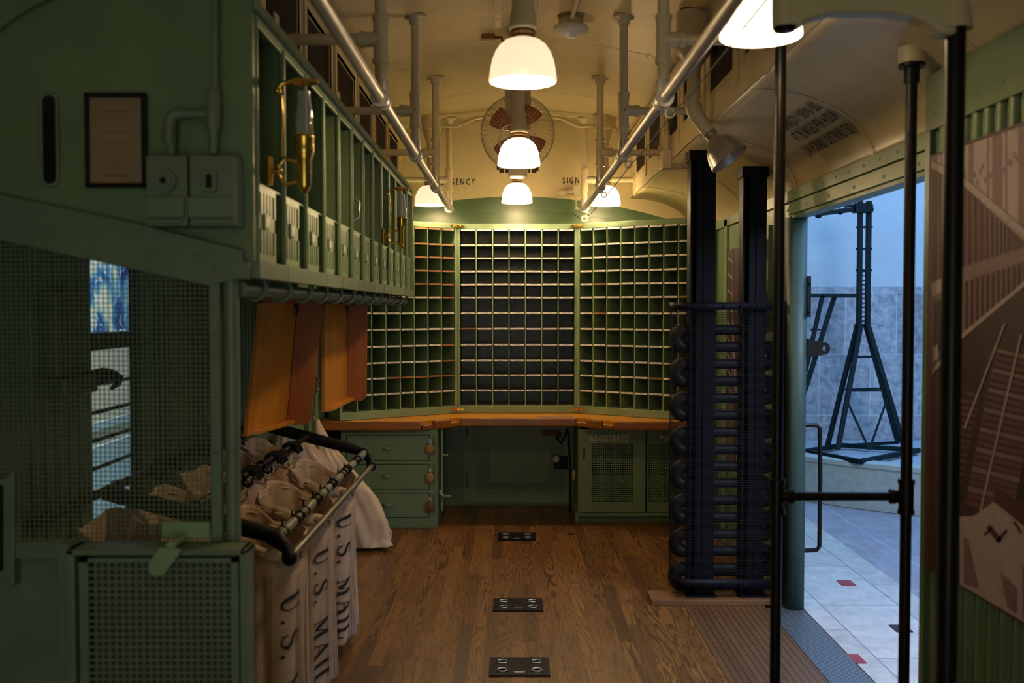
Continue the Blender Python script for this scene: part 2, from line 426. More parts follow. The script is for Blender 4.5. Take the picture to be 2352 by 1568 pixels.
M['sep_dk'] = flat('sepia_maroon', (.052, .014, .020)); M['sep_md'] = flat('sepia_brown', (.095, .040, .048))
M['sep_lt'] = flat('sepia_pale', (.30, .24, .25)); M['sep_mid'] = flat('sepia_mauve', (.155, .095, .11)); M['sep_bk'] = flat('sepia_black', (.028, .012, .014))
def poster_mat():
    m, nt, bs = newmat('blue_collage_print'); g = NT(nt); co = g.coord()
    n = g.noise(co, 2.6, 3, .5, 1.2); n2 = g.math('SINE', g.math('MULTIPLY', g.noise(co, 2.2, 2, .5, 1.5), 34))
    base = g.ramp(n, [(.35, (.02, .05, .22)), (.46, (.05, .20, .45)), (.53, (.25, .50, .60)), (.62, (.75, .70, .52))])
    base = g.mix(g.math('MULTIPLY', g.math('GREATER_THAN', n2, .93), .7), base, (.8, .8, .75, 1))
    g.link(base, bs.inputs['Base Color']); bs.inputs['Roughness'].default_value = .5; return m
M['poster'] = poster_mat()

# ------------------------------------------------------------------ lettering
def text_mb(mb, body, size, fn, mi=0, narrow=1.0, spacing=1.0, bold=0.0):
    cu = bpy.data.curves.new('txt', 'FONT'); cu.body = body; cu.size = size; cu.space_character = spacing; cu.offset = bold; cu.resolution_u = 3
    ob = bpy.data.objects.new('txt', cu); COL.objects.link(ob)
    dg = bpy.context.evaluated_depsgraph_get(); me = bpy.data.meshes.new_from_object(ob.evaluated_get(dg))
    b = len(mb.v)
    for v in me.vertices: mb.v.append(tuple(fn(v.co.x * narrow, v.co.y)))
    for p in me.polygons: mb.quad([b + i for i in p.vertices], mi)
    wd = max((v.co.x for v in me.vertices), default=0) * narrow
    bpy.data.objects.remove(ob); bpy.data.curves.remove(cu); bpy.data.meshes.remove(me)
    return wd
def stroke(mb, pts, ws, fn, mi=0):
    n = len(pts); b = len(mb.v)
    for i, (x, y) in enumerate(pts):
        x0, y0 = pts[max(0, i-1)]; x1, y1 = pts[min(n-1, i+1)]
        dx, dy = x1-x0, y1-y0; L = math.hypot(dx, dy) or 1; w_ = ws[i] if isinstance(ws, (list, tuple)) else ws
        nx, ny = -dy/L*w_/2, dx/L*w_/2
        mb.v.append(tuple(fn(x+nx, y+ny))); mb.v.append(tuple(fn(x-nx, y-ny)))
    for i in range(n-1): mb.quad((b+2*i, b+2*i+1, b+2*i+3, b+2*i+2), mi)
def seg(p, q, n=8): return [(p[0]+(q[0]-p[0])*i/n, p[1]+(q[1]-p[1])*i/n) for i in range(n+1)]
GL = {  # serif capitals: (strokes, advance)
 'U': ([(seg((.16,1),(.16,.34)), .15), ([(.16+.25*(1-math.cos(PI*i/10)), .34-.32*math.sin(PI*i/10)) for i in range(11)], [.15-.10*i/10 for i in range(11)]), (seg((.66,.34),(.66,1)), .05), (seg((.02,.975),(.30,.975)), .05), (seg((.54,.975),(.78,.975)), .05)], .9),
 'S': ([([(.60,.74),(.57,.88),(.45,.97),(.31,.97),(.17,.88),(.15,.73),(.24,.60),(.40,.50),(.55,.40),(.63,.27),(.59,.12),(.45,.02),(.30,.02),(.16,.12),(.12,.28)], [.03,.05,.06,.07,.10,.14,.17,.18,.17,.14,.10,.07,.06,.05,.03]), (seg((.62,.98),(.61,.70),2), .035), (seg((.11,.02),(.11,.30),2), .035)], .78),
 '.': ([(seg((.06,.07),(.20,.07),2), .14)], .55),
 ' ': ([], .45),
 'M': ([(seg((.14,0),(.14,1)), .045), (seg((.14,1),(.47,.08)), .15), (seg((.47,.08),(.80,1)), .045), (seg((.82,1),(.82,0)), .15), (seg((.02,.025),(.27,.025)), .05), (seg((.68,.025),(.97,.025)), .05), (seg((.02,.975),(.2,.975)), .05), (seg((.76,.975),(.97,.975)), .05)], 1.1),
 'A': ([(seg((.12,0),(.42,1)), .05), (seg((.42,1),(.72,0)), .15), (seg((.22,.34),(.62,.34)), .05), (seg((.0,.025),(.25,.025)), .05), (seg((.56,.025),(.86,.025)), .05)], .95),
 'I': ([(seg((.17,0),(.17,1)), .15), (seg((.02,.025),(.32,.025)), .05), (seg((.02,.975),(.32,.975)), .05)], .45),
 'L': ([(seg((.17,0),(.17,1)), .15), (seg((.02,.025),(.60,.025)), .05), (seg((.02,.975),(.32,.975)), .05), (seg((.60,.0),(.62,.26),3), .05)], .8)}
def serif(mb, body, size, fn, mi=0, wide=1.0, gap=.06):
    x = 0
    for ch in body:
        st, adv = GL[ch]
        for pts, w_ in st: stroke(mb, [((p[0]*wide + x)*size, p[1]*size) for p in pts], ([q*size for q in w_] if isinstance(w_, list) else w_*size), fn, mi)
        x += adv*wide + gap
    return x*size
# ================================================================== the car body
XC = .04; XR = 1.56; XL = -1.48; YB = 8.57; YF = -1.6; CR = 1.02; CL = -.94
def vault_z(d): return 2.34 + .31*math.sqrt(max(0, 1-((d-.98)/.54)**2))
def vpt(side, t):          # t 0..1 from clerestory base to wall
    a = t*PI/2; d = .98 + .54*math.sin(a); return XC + side*d, 2.34 + .31*math.cos(a)
def ceil_z(x): return 3.32 - .145*(x-XC)**2

mb = MB(); mb.box((-1.60, YF, -.10), (.985, 8.65, 0)).box((.985, 5.86, -.10), (1.66, 8.65, 0))
struct(mb, 'floor', M['floor'], origin=(0,0,0))
mb = MB(); mb.box((.985, YF, -.10), (1.445, 5.86, 0)); struct(mb, 'floor', M['groove'], origin=(0,0,0))
mb = MB(); mb.box((1.445, YF, -.10), (1.645, 5.60, .004)); struct(mb, 'trim_1', M['plate'], origin=(0,0,0))

# ceiling: clerestory roof, its side walls and the two curved lower decks, one shell
mb = MB()
ny = 1
def shell(pts, y0, y1, mi=0, sm=True):
    b = len(mb.v)
    for (x, z) in pts: mb.v.append((x, y0, z)); mb.v.append((x, y1, z))
    for i in range(len(pts)-1): mb.quad((b+2*i, b+2*i+1, b+2*i+3, b+2*i+2), mi, sm)
shell([(XC-.98+1.96*i/20, ceil_z(XC-.98+1.96*i/20)) for i in range(21)], YF, YB+.05)
for side in (-1, 1): shell([vpt(side, t/14) for t in range(15)], YF, YB+.05)
WIN = [2.29, 3.07, 3.85, 4.62, 5.40, 6.14, 6.88, 7.65]; WW = .54
for X in (CL, CR):
    shell([(X, 2.65), (X, 2.80)], YF, YB+.05, 0, False); shell([(X, 3.05), (X, 3.19)], YF, YB+.05, 0, False)
    ys = [YF] + [v for y in WIN for v in (y, y+WW)] + [YB+.05]
    for i in range(0, len(ys), 2): 
        b = len(mb.v); mb.v += [(X, ys[i], 2.80), (X, ys[i+1], 2.80), (X, ys[i+1], 3.05), (X, ys[i], 3.05)]; mb.quad((b, b+1, b+2, b+3))
ceiling = struct(mb, 'ceiling', M['cream'], origin=(0,0,0), solid=.012)
# seams and rivets of the ceiling sheets
mb = MB(); rv = MB()
for Y in (2.2, 3.3, 4.7, 6.05, 7.45, 8.28):
    mb.grid(lambda u, v: (XC-.97+1.94*u, Y+.012*(v-.5)*2, ceil_z(XC-.97+1.94*u)-.0065-.004*(1-abs(2*v-1))), 20, 2)
    for i in range(14):
        x = XC-.92+1.84*i/13; rv.rivet((x, Y-.04, ceil_z(x)-.006), .006, (0,0,-1)); rv.rivet((x, Y+.04, ceil_z(x)-.006), .006, (0,0,-1))
for X, sg in ((CL, 1), (CR, -1)):
    for k in range(70):
        y = 2.0 + k*.095; rv.rivet((X+sg*.006, y, 2.685), .0055, (sg,0,0))
        if k % 2: rv.rivet((X+sg*.006, y, 2.775), .005, (sg,0,0))
    mb.box((X, 1.5, 2.645), (X+sg*.012, YB, 2.70)); mb.box((X+sg*.004, 1.5, 3.13), (X+sg*.035, YB, 3.165))
for side in (-1, 1):
    for Y in (2.3, 3.15, 4.30, 5.45, 6.75, 7.75):
        def vf(u, v, Y=Y, side=side):
            x, z = vpt(side, u); x -= side*.010*math.sin(u*PI/2); z -= .010*math.cos(u*PI/2)
            return (x, Y+.008*(2*v-1), z-.003*(1-abs(2*v-1)))
        mb.grid(vf, 16, 2)
        for i in range(1, 8):
            x, z = vpt(side, i/8); rv.rivet((x-side*.008, Y-.03, z-.008), .005, (-side*.5,0,-1))
    for k in range(72): 
        x, z = vpt(side, .04); rv.rivet((x, 2.0+k*.092, z-.008), .005, (0,0,-1))
a_ = mb.build('ceiling_seam', M['cream'], ceiling); r_ = rv.build('rivet_row', M['cream_pipe'], ceiling)
tag(r_, kind='stuff')

# clerestory windows
def cler_window(X, sg, y0, lab):
    f = MB(); y1 = y0+WW; t = .006
    for (a, b, c, d) in ((y0-.03, 2.765, y1+.03, 2.803), (y0-.03, 3.047, y1+.03, 3.075), (y0-.03, 2.803, y0+.002, 3.047), (y1-.002, 2.803, y1+.03, 3.047)):
        f.box((X-sg*.02, a, b), (X+sg*t, c, d))
    for k in range(5): f.rivet((X+sg*t, y0+.05+k*.11, 2.79), .004, (sg,0,0))
    # mullion strip beside the window
    f.box((X, y1+.10, 2.70), (X+sg*.016, y1+.135, 3.12))
    o = tag(f.build('window_%d' % lab, M['cream']), kind='structure')
    p = MB(); p.box((X-sg*.002, y0, 2.80), (X-sg*.010, y1, 3.05)); tag(p.build('pane', M['wpane'], o), 'dark brown painted pane')
n = 1
for X, sg in ((CL, 1), (CR, -1)):
    for y in WIN: cler_window(X, sg, y, n); n += 1

# back wall: cream above the arch, green below
mb = MB()
def arch_z(x): return 2.66 - .115*(x-XC)**2
N = 24; xs = [XL-.05 + (XR-XL+.10)*i/N for i in range(N+1)]
for i in range(N):
    a, b = xs[i], xs[i+1]
    mb.hexa([(a,YB,0),(b,YB,0),(b,YB+.06,0),(a,YB+.06,0),(a,YB,arch_z(a)),(b,YB,arch_z(b)),(b,YB+.06,arch_z(b)),(a,YB+.06,arch_z(a))], 0)
    mb.hexa([(a,YB,arch_z(a)),(b,YB,arch_z(b)),(b,YB+.06,arch_z(b)),(a,YB+.06,arch_z(a)),(a,YB,3.34),(b,YB,3.34),(b,YB+.06,3.34),(a,YB+.06,3.34)], 1)
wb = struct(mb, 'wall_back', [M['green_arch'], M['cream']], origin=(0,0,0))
mb = MB()     # raised moulding under the arch
for i in range(N):
    a, b = xs[i], xs[i+1]
    if a < XL or b > XR: continue
    mb.hexa([(a,YB-.008,arch_z(a)-.12),(b,YB-.008,arch_z(b)-.12),(b,YB,arch_z(b)-.12),(a,YB,arch_z(a)-.12),(a,YB-.008,arch_z(a)),(b,YB-.008,arch_z(b)),(b,YB,arch_z(b)),(a,YB,arch_z(a))])
for k in range(9): mb.rivet((-1.1+.28*k, YB-.008, arch_z(-1.1+.28*k)-.05), .007, (0,-1,0))
mb.build('arch_moulding', M['green_arch'], wb)
mb = MB()     # panelled dado with a shallow door under the desk
mb.box((-.42, YB-.012, .02), (.56, YB, .10)); mb.box((-.42, YB-.012, .62), (.56, YB, .80))
mb.box((-.42, YB-.012, .10), (-.30, YB, .62)); mb.box((.44, YB-.012, .10), (.56, YB, .62))
mb.box((-.19, YB-.010, .20), (.33, YB, .70))
mb.cyl((-.385, YB-.018, .60), (-.385, YB-.018, .72), .008); mb.cyl((-.385, YB-.018, .16), (-.385, YB-.018, .30), .008)
mb.build('dado_panel', M['green'], wb)
# stencilled words on the cream wall
mb = MB(); f = lambda x, y: (x, YB-.002, y)
def wall_text(body, px, py, h):
    p = PY(px, py, YB); text_mb(mb, body, h, lambda a, b: (p.x+a, YB-.002, p.z+b), narrow=.66, spacing=1.52, bold=.0015)
wall_text('EMERGENCY', 990, 424, .073); wall_text('SIGNAL', 1292, 421, .073)
for (a, b, c, d) in ((1141,380,1147,390), (1147,388,1158,397), (1161,388,1172,397), (1213,388,1218,397), (1221,388,1232,397), (1229,376,1237,392)):
    p = PY(a, b, YB); q = PY(c, d, YB); mb.poly([(p.x, YB-.002, q.z), (q.x, YB-.002, q.z), (q.x, YB-.002, p.z), (p.x, YB-.002, p.z)])
mb.build('stencilled_lettering', M['stencil'], wb)

# wall behind the camera, with an opening made for the added fill
mb = MB(); mb.box((XL-.05, YF-.06, 0), (-.85, YF, 3.34)).box((.45, YF-.06, 0), (XR+.1, YF, 3.34)).box((-.85, YF-.06, 2.35), (.45, YF, 3.34)); struct(mb, 'wall_front', M['green'], origin=(0,0,0))

# left side wall with the narrow barred window
mb = MB(); wy0, wy1, wz0, wz1 = 3.50, 4.01, .86, 2.16
for (a, b, c, d) in ((YF, 0, wy0, 2.36), (wy1, 0, YB, 2.36), (wy0, 0, wy1, wz0), (wy0, wz1, wy1, 2.36)): mb.box((XL-.06, a, b), (XL, c, d))
wl = struct(mb, 'wall_left', M['green'], origin=(0,0,0))
mb = MB()
for k in range(24): y = 4.09 + k*.07; mb.box((XL, y, .9), (XL+.014, y+.035, 1.75))
for k in range(5): y = 3.05 + k*.085; mb.box((XL, y, .9), (XL+.010, y+.045, 1.95))
mb.box((XL, 4.02, .85), (XL+.02, 4.06, 1.95)); mb.box((XL, 7.08, 0), (XL+.03, 7.16, 1.75)); mb.box((XL, 7.24, 0), (XL+.05, 7.30, 1.75))
mb.build('wall_battens', M['green'], wl)
f = MB()
f.box((XL-.05, wy0, 1.55), (XL-.02, wy1, 1.612)); f.box((XL-.06, wy0, wz0), (XL-.02, wy0+.02, wz1)); f.box((XL-.06, wy1-.006, wz0), (XL-.02, wy1, wz1))
f.box((XL-.06, wy0, wz0), (XL-.02, wy1, wz0+.03)); f.box((XL-.06, wy0, wz1-.03), (XL-.02, wy1, wz1))
wn_ = struct(f, 'window_%d' % n, M['green_deep']); n += 1
mb = MB()
for k in range(7): z = 1.505-.105*(k+.85); mb.cyl((XL-.085, wy0-.3, z), (XL-.085, wy1+.3, z), .008, 8)
tag(mb.build('guard_bar', M['iron'], wn_), 'dark horizontal safety bars')

# near partition: solid green sheet up to the vault, with an arched rib
YP = 2.71; mb = MB()
def P2(px, py): return PY(px, py, YP)
def vout(x): return vault_z(abs(x-XC)) if abs(x-XC) > .98 else 2.66
xs = [XL + (-.70-XL)*i/16 for i in range(17)]
zlo = lambda x: PY(1176+x*F/YP, 480+ (x+1.39)*847*.235, YP).z
for i in range(16):
    a, b = xs[i], xs[i+1]
    mb.hexa([(a,YP,zlo(a)),(b,YP,zlo(b)),(b,YP+.03,zlo(b)),(a,YP+.03,zlo(a)),(a,YP,vout(a)),(b,YP,vout(b)),(b,YP+.03,vout(b)),(a,YP+.03,vout(a))])
wp = struct(mb, 'wall_partition', M['green'], origin=(0,0,0))
mb = MB()
def rib(x):
    d = abs(x-XC); return vout(x) - .055 - .05*max(0, d-.98)
for i in range(16):
    a, b = xs[i], xs[i+1]
    mb.hexa([(a,YP-.02,rib(a)),(b,YP-.02,rib(b)),(b,YP,rib(b)),(a,YP,rib(a)),(a,YP-.02,vout(a)+.004),(b,YP-.02,vout(b)+.004),(b,YP,vout(b)+.004),(a,YP,vout(a)+.004)])
mb.build('arched_rib', M['green'], wp)
mb = MB()      # solid sheet below the mesh on the left
a = P2(-60, 1245); b = P2(158, 1245); mb.box((XL, YP, 0), (b.x, YP+.03, b.z)); mb.build('lower_sheet', M['green_teal'], wp)
mb = MB(); p = P2(98, 218); q = P2(132, 424); cx = (p.x+q.x)/2; r = (q.x-p.x)/2
pts = [(cx+r*math.cos(PI*k/10), YP-.006, p.z-r+r*math.sin(PI*k/10)) for k in range(11)] + [(cx-r*math.cos(PI*k/10), YP-.006, q.z+r-r*math.sin(PI*k/10)) for k in range(11)]
mb.prism(pts, (0, .01, 0)); tag(mb.build('slot', M['glossdark'], wp), 'dark rounded vertical slot')
mb = MB(); R_ = [Vector((cx+(x-cx)*1.18, YP-.003, z+(z-(p.z+q.z)/2)*.02)) for x, y, z in pts]; mb.tube(R_, .006, 6, closed=True); mb.build('slot_rim', M['green_teal'], wp)

# right side wall: far part, door header, near part with flutes
mb = MB()
mb.box((XR, 5.60, 0), (XR+.08, YB, 2.36)); mb.box((XR, 3.3, 2.205), (XR+.08, 5.62, 2.36))
mb.box((1.455, YF, 0), (1.66, 3.46, 2.52))
wr = struct(mb, 'wall_right', M['green'], origin=(0,0,0))
mb = MB()      # flutes above and below the mural
for k in range(24):
    y = 3.36 - .078*k
    mb.cyl((1.462, y, 0), (1.462, y, 2.33), .027, 12)
mb.build('wall_flutes', M['green_arch'], wr)  # deeper green than the wall, putting its dim light into the colour
mb = MB(); mb.box((1.432, YF, 2.31), (1.456, 3.475, 2.50)); mb.box((1.435, 3.44, 0), (1.47, 3.478, 2.5))
for k in range(5): mb.rivet((1.432, 3.4-.16*k, 2.36), .006, (-1,0,0))
mb.build('wall_header', M['green_arch'], wr)  # header darkened the same way, weak light painted into its green
# door frame: cap strips with bolts, far post, lintel
mb = MB()
mb.box((1.545, 3.478, 2.225), (1.66, 5.60, 2.287)); mb.box((1.54, 3.478, 2.295), (1.56, 8.5, 2.355)); mb.box((1.60, 3.478, 2.212), (1.66, 5.6, 2.225)); mb.box((1.575, 3.478, 2.215), (1.59, 5.6, 2.225))
for k in range(12): mb.rivet((1.54, 3.62+k*.19, 2.325), .007, (-1,0,0)); 
for k in range(6): mb.rivet((1.545, 3.8+k*.36, 2.25), .009, (-1,0,0))
dr = struct(mb, 'door_1', M['green_lt'])
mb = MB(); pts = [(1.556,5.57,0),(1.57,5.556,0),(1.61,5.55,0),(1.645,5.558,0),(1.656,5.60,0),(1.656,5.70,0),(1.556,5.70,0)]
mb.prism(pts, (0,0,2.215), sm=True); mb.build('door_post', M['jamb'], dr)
mb = MB(); a = PY(1862, 634, 5.54); b = PY(1850, 728, 5.54)
mb.box((1.640, 5.535, b.z), (1.662, 5.552, a.z)); mb.sphere((1.65, 5.53, a.z-.04), .010); mb.sphere((1.65, 5.53, b.z+.03), .010)
tag(mb.build('handle_strip', M['iron'], dr, bevel=.004), 'black vertical pull strip')
mb = MB(); z0 = PY(1860, 800, 5.58).z; hx = 1.752
hull = [(1.650, z0-.05), (1.66, z0-.05)] + [(hx+.030*math.sin(t*PI/8), z0-.034*math.cos(t*PI/8)) for t in range(9)] + [(1.66, z0+.05), (1.650, z0+.05)]
def cast(a):        # distance from the hole centre to the outline in direction a
    dx, dz = math.cos(a), math.sin(a); best = .2
    for i in range(len(hull)):
        (ax_, az_), (bx_, bz_) = hull[i], hull[(i+1) % len(hull)]; ex, ez = bx_-ax_, bz_-az_; den = dx*ez-dz*ex
        if abs(den) < 1e-9: continue
        t_ = ((ax_-hx)*ez-(az_-z0)*ex)/den; u_ = ((ax_-hx)*dz-(az_-z0)*dx)/den
        if t_ > 0 and -.001 <= u_ <= 1.001: best = min(best, t_)
    return best
b0 = len(mb.v); NA = 40; an_ = [2*PI*k/NA for k in range(NA)]
for y in (5.57, 5.595):
    for a_ in an_: r_ = cast(a_); mb.v.append((hx+r_*math.cos(a_), y, z0+r_*math.sin(a_)))
    for a_ in an_: mb.v.append((hx+.013*math.cos(a_), y, z0+.016*math.sin(a_)))
for k in range(NA):
    k2 = (k+1) % NA
    mb.quad((b0+k, b0+k2, b0+NA+k2, b0+NA+k)); mb.quad((b0+2*NA+k2, b0+2*NA+k, b0+3*NA+k, b0+3*NA+k2))
    mb.quad((b0+k2, b0+k, b0+2*NA+k, b0+2*NA+k2)); mb.quad((b0+NA+k, b0+NA+k2, b0+3*NA+k2, b0+3*NA+k))
mb.box((1.648, 5.55, z0-.056), (1.662, 5.60, z0+.056))
tag(mb.build('bar_bracket', M['iron'], dr), 'black eyed bracket plate')

# wall mural beside the door (printed sepia photograph of mail cars and tracks)
XM = 1.434
def MP(px, py): return PX(px, py, XM-.003)
ml = MB(); ml.box((XM, 2.645, .815), (1.442, 3.44, 2.225), 0)
def mp(pts, mi, lay):
    ml.poly([(XM-.0006*lay, *tuple(PX(x, y, XM))[1:]) for x, y in pts], mi)
def li(x, *kn):
    for (a, b), (c, d) in zip(kn, kn[1:]):
        if x <= c or (c, d) == kn[-1]: return b + (d-b)*(x-a)/(c-a)
def band(x0, x1, f0, f1, mi, lay): mp([(x0, f0(x0)), (x1, f0(x1)), (x1, f1(x1)), (x0, f1(x0))], mi, lay)
top_ = lambda x: li(x, (2141,360), (2420,266)); eave = lambda x: li(x, (2141,368), (2215,404), (2420,580))
winy = lambda x: li(x, (2141,650), (2215,612), (2420,545)); sill = lambda x: li(x, (2141,850), (2215,762), (2420,590))
bagt = lambda x: li(x, (2205,1186), (2240,1184), (2285,1152), (2352,1206), (2420,1256)); bot = lambda x: li(x, (2141,1302), (2214,1346), (2420,1466))
X0, X1, ST_ = 2141, 2420, 6
x = X0
while x < X1:
    y_ = x + ST_; r_ = random.random()
    band(x, y_, top_, eave, 2 if r_ > .35 else 3, 1)
    if x > 2200: band(x, y_, lambda q: top_(q)+30+r_*60, lambda q: top_(q)+44+r_*60, 3, 2)
    band(x, y_, lambda q: eave(q)+2, lambda q: eave(q)+18+(q-2141)*.06, 2, 3)
    band(x, y_, lambda q: eave(q)+16+(q-2141)*.06, winy, 0, 2)
    band(x, y_, winy, lambda q: winy(q)+32-(q-2141)*.05, 2 if x < 2176 else 3, 2)
    band(x, y_, lambda q: winy(q)+31-(q-2141)*.05, sill, 3, 1)
    band(x, y_, sill, lambda q: sill(q)+12, 2, 3)
    band(x, y_, lambda q: sill(q)+11, bot, 0 if x < 2200 else 4, 1)
    if x >= 2205: band(x, y_, bagt, bot, 2, 6)
    x = y_
for i, x in enumerate([2156, 2222, 2237, 2251, 2264, 2276, 2287, 2297, 2306, 2314, 2321, 2328, 2334, 2340, 2346, 2352, 2358, 2364]):
    w_ = 2.6; mp([(x, eave(x)+20), (x+w_, eave(x)+22), (x+w_, winy(x)), (x, winy(x))], 3, 4)
for i in range(14):
    x = 2218 + i*12; mp([(x, winy(x)+34), (x+6, winy(x)+33), (x+6, sill(x)-4), (x, sill(x)-2)], 0, 4)
mp([(2146,694),(2164,685),(2164,800),(2146,814)], 4, 4); mp([(2143,800),(2156,790),(2158,824),(2145,832)],2,5)
for i in range(24):                                                                  # ties
    t = i/24; ya = 800+360*t; xl_ = 2290-75*t; tone = (3, 1, 1)[i % 3]
    mp([(xl_, ya), (xl_+110, ya+26), (xl_+110, ya+35+6*t), (xl_, ya+8+6*t)], tone, 3)
    if i > 6: mp([(xl_-70+8*(i % 4), ya-6), (xl_-15, ya+2), (xl_-15, ya+9), (xl_-70+8*(i % 4), ya+3)], 1, 3)
for k in range(30):                                                                  # rails
    t = k/30; x = 2306-92*t; y = 745+240*t; mp([(x, y), (x+6, y-3), (x+4, y+4), (x-2, y+7)], 2, 5)
    x = 2345-95*t; y = 770+410*t; mp([(x, y), (x+5, y-2), (x+2, y+12), (x-3, y+13)], 2, 5)
mp([(2285,1118),(2420,1196),(2420,1262),(2352,1206),(2285,1154)], 0, 5)
mp([(2268,1212),(2278,1204),(2306,1240),(2296,1248)],0,7); mp([(2262,1226),(2280,1210),(2282,1216),(2266,1231)],0,7); mp([(2290,1240),(2314,1214),(2318,1220),(2296,1247)],0,7); mp([(2330,1200),(2336,1196),(2352,1222),(2346,1226)],0,7)
mp([(2216,1230),(2228,1240),(2252,1352),(2216,1340)], 3, 7); mp([(2300,1310),(2340,1350),(2340,1410),(2316,1396)],3,7); mp([(2352,1300),(2420,1350),(2420,1460),(2352,1420)],3,7)
mural = ml.build('wall_mural', [M['sep_dk'], M['sep_md'], M['sep_lt'], M['sep_mid'], M['sep_bk']])
tag(mural, 'large sepia photo mural of mail cars and tracks beside the door', 'mural')

# far right wall: second mural, pilaster, switch gear
mb = MB(); mb.box((XR-.012, 6.42, .60), (XR-.002, 7.16, 2.12), 0)
def m2(pts, mi, lay):
    mb.poly([(XR-.012-.0006*lay, y, z) for y, z in pts], mi)
m2([(6.42,.60),(6.85,.60),(6.80,1.3),(6.72,1.75),(6.66,1.95),(6.60,1.8),(6.42,2.0)], 2, 2)
for k in range(9): z = 2.08-.115*k; m2([(7.16,z),(6.98,z-.05),(6.98,z-.065),(7.16,z-.02)],2,3)
m2([(6.99,2.12),(6.97,2.12),(6.97,.9),(6.99,.9)],2,4); m2([(7.0,1.62),(6.94,1.62),(6.80,1.1),(6.90,1.1)],2,5); m2([(7.16,.60),(6.9,.6),(6.9,1.0),(7.16,1.05)],3,2)
tag(mb.build('wall_mural', [M['sep_dk'], M['sep_md'], M['sep_lt'], M['sep_mid']]), 'small sepia photo mural behind the black pipe heater', 'mural')
mb = MB(); mb.box((XR-.02, 7.16, 0), (XR, 7.26, 2.34)); mb.box((XR-.004, 6.38, 2.12), (XR, 7.16, 2.28)); mb.build('wall_batten', M['green_lt'], wr)
sw = thing('knife_switch', 'green switch panel with knobbed insulators on wall behind the heater', 'switch', (XR-.03, 6.1, 1.4))
mb = MB(); mb.box((XR-.03, 5.96, 1.60), (XR-.002, 6.30, 2.20)); mb.build('back_board', M['green'], sw)
for (y, z) in ((6.02, 2.06), (6.12, 1.98), (6.04, 1.84), (6.18, 1.84)):
    mb = MB(); mb.box((XR-.075, y-.025, z-.06), (XR-.03, y+.025, z+.06)); mb.build('insulator', M['green_teal'], sw, bevel=.01)
mb = MB(); mb.box((XR-.10, 5.96, 1.62), (XR-.03, 6.28, 1.80)); mb.build('fuse_box', M['green'], sw, bevel=.006)

# ================================================================== outside, right of the door
mb = MB(); mb.box((1.66, -2, -.06), (2.40, 14, -.004)); struct(mb, 'floor', M['tile'], origin=(0,.02,0))
mb = MB(); mb.box((2.40, -2, -.06), (9, 14, -.004)); struct(mb, 'floor', M['river'], origin=(0,0,0))
mb = MB(); mb.box((1.5, 10.1, -.06), (9, 10.2, 1.925)); struct(mb, 'wall_hall', M['granite'], origin=(0,10.1,.0))
mb = MB(); mb.box((1.5, 10.12, 1.925), (9, 10.22, 6.5)); wh = struct(mb, 'wall_hall', M['hallwall'], origin=(0,10.1,0))
mb = MB()
mb.box((3.55, 10.117, 1.925), (4.4, 10.121, 6.5)); mb.build('wall_sheet', M['hallwall'], wh)
mb = MB()
for k, (px, py) in enumerate(((1945,1338),(1962,1512),(2070,1442))):
    c = PZ(px, py, 0); mb.box((c.x-.045, c.y-.06, -.003), (c.x+.04, c.y+.06, .001), 1 if k == 2 else 0)
struct(mb, 'floor', [M['redstone'], M['sep_bk']])
# round planter
PCX, PCY, PR = 4.6, 10.3, 2.5
pl_ = thing('planter', 'round concrete planter bed filled with pale gravel outside the door', 'planter', (PCX, PCY, 0))
aa = [PI+.10 + (PI-.20)*k/60 for k in range(61)]
prof_ = [(PR, 0), (PR, .34), (PR+.02, .36), (PR+.02, .395), (PR-.02, .405), (PR-.14, .405), (PR-.16, .38), (PR-.16, .05)]
mb = MB(); mb.grid(lambda u, v: (prof_[round(v*7)][0]*math.cos(aa[round(u*60)]), prof_[round(v*7)][0]*math.sin(aa[round(u*60)]), prof_[round(v*7)][1]), 60, 7, sm=False); mb.build('rim', M['concrete'], pl_, local=True)
mb = MB(); mb.prism([((PR-.15)*math.cos(a_), (PR-.15)*math.sin(a_), .30) for a_ in aa], (0,0,.068)); tag(mb.build('gravel', M['gravel'], pl_, local=True), kind='stuff')
# mail crane
cr = thing('mail_crane', 'dark green steel mail crane on splayed legs in the gravel planter', 'crane', (3.22, 9.3, .378))
def bar(mb, a, b, w_=.02): mb.tube([a, b], w_, 4)
mb = MB(); zt, zm, yc = 2.70, 1.56, 9.3
for x in (3.24, 3.32): mb.box((x-.018, yc-.03, zm-.05), (x+.018, yc+.03, zt))
for k in range(12): z = zm + .02 + k*.042; mb.box((3.22, yc-.02, z), (3.34, yc+.02, z+.012))
for z in (2.05, 2.25, 2.45): mb.box((3.21, yc-.025, z), (3.35, yc+.025, z+.018))
mb.build('mast', M['crane'], cr)
feet = [PZ(1900, 1034, .375), PZ(1924, 1042, .375), PZ(2078, 1040, .375), PZ(2062, 1024, .375)]
tops = [(3.24, yc+.03, zm), (3.25, yc-.03, zm), (3.31, yc-.03, zm), (3.31, yc+.03, zm)]
for f_, t_ in zip(feet, tops):
    mb = MB(); bar(mb, t_, (f_.x, f_.y, .41), .028); mb.build('leg', M['crane'], cr)
def lerp(a, b, t): return Vector(a)*(1-t) + Vector(b)*t
mid = lerp(feet[1], feet[2], .47); mid.z = .41; br_ = []
for t in (.26, .52): br_ += [(lerp(tops[1], feet[1], t), lerp(tops[2], feet[2], t)), (lerp(tops[0], feet[0], t), lerp(tops[3], feet[3], t))]
br_ += [(lerp(tops[1], feet[1], .60), mid), (lerp(tops[2], feet[2], .56), mid)]
for p_, q_ in br_: mb = MB(); bar(mb, p_, q_, .012); mb.build('brace', M['crane'], cr)
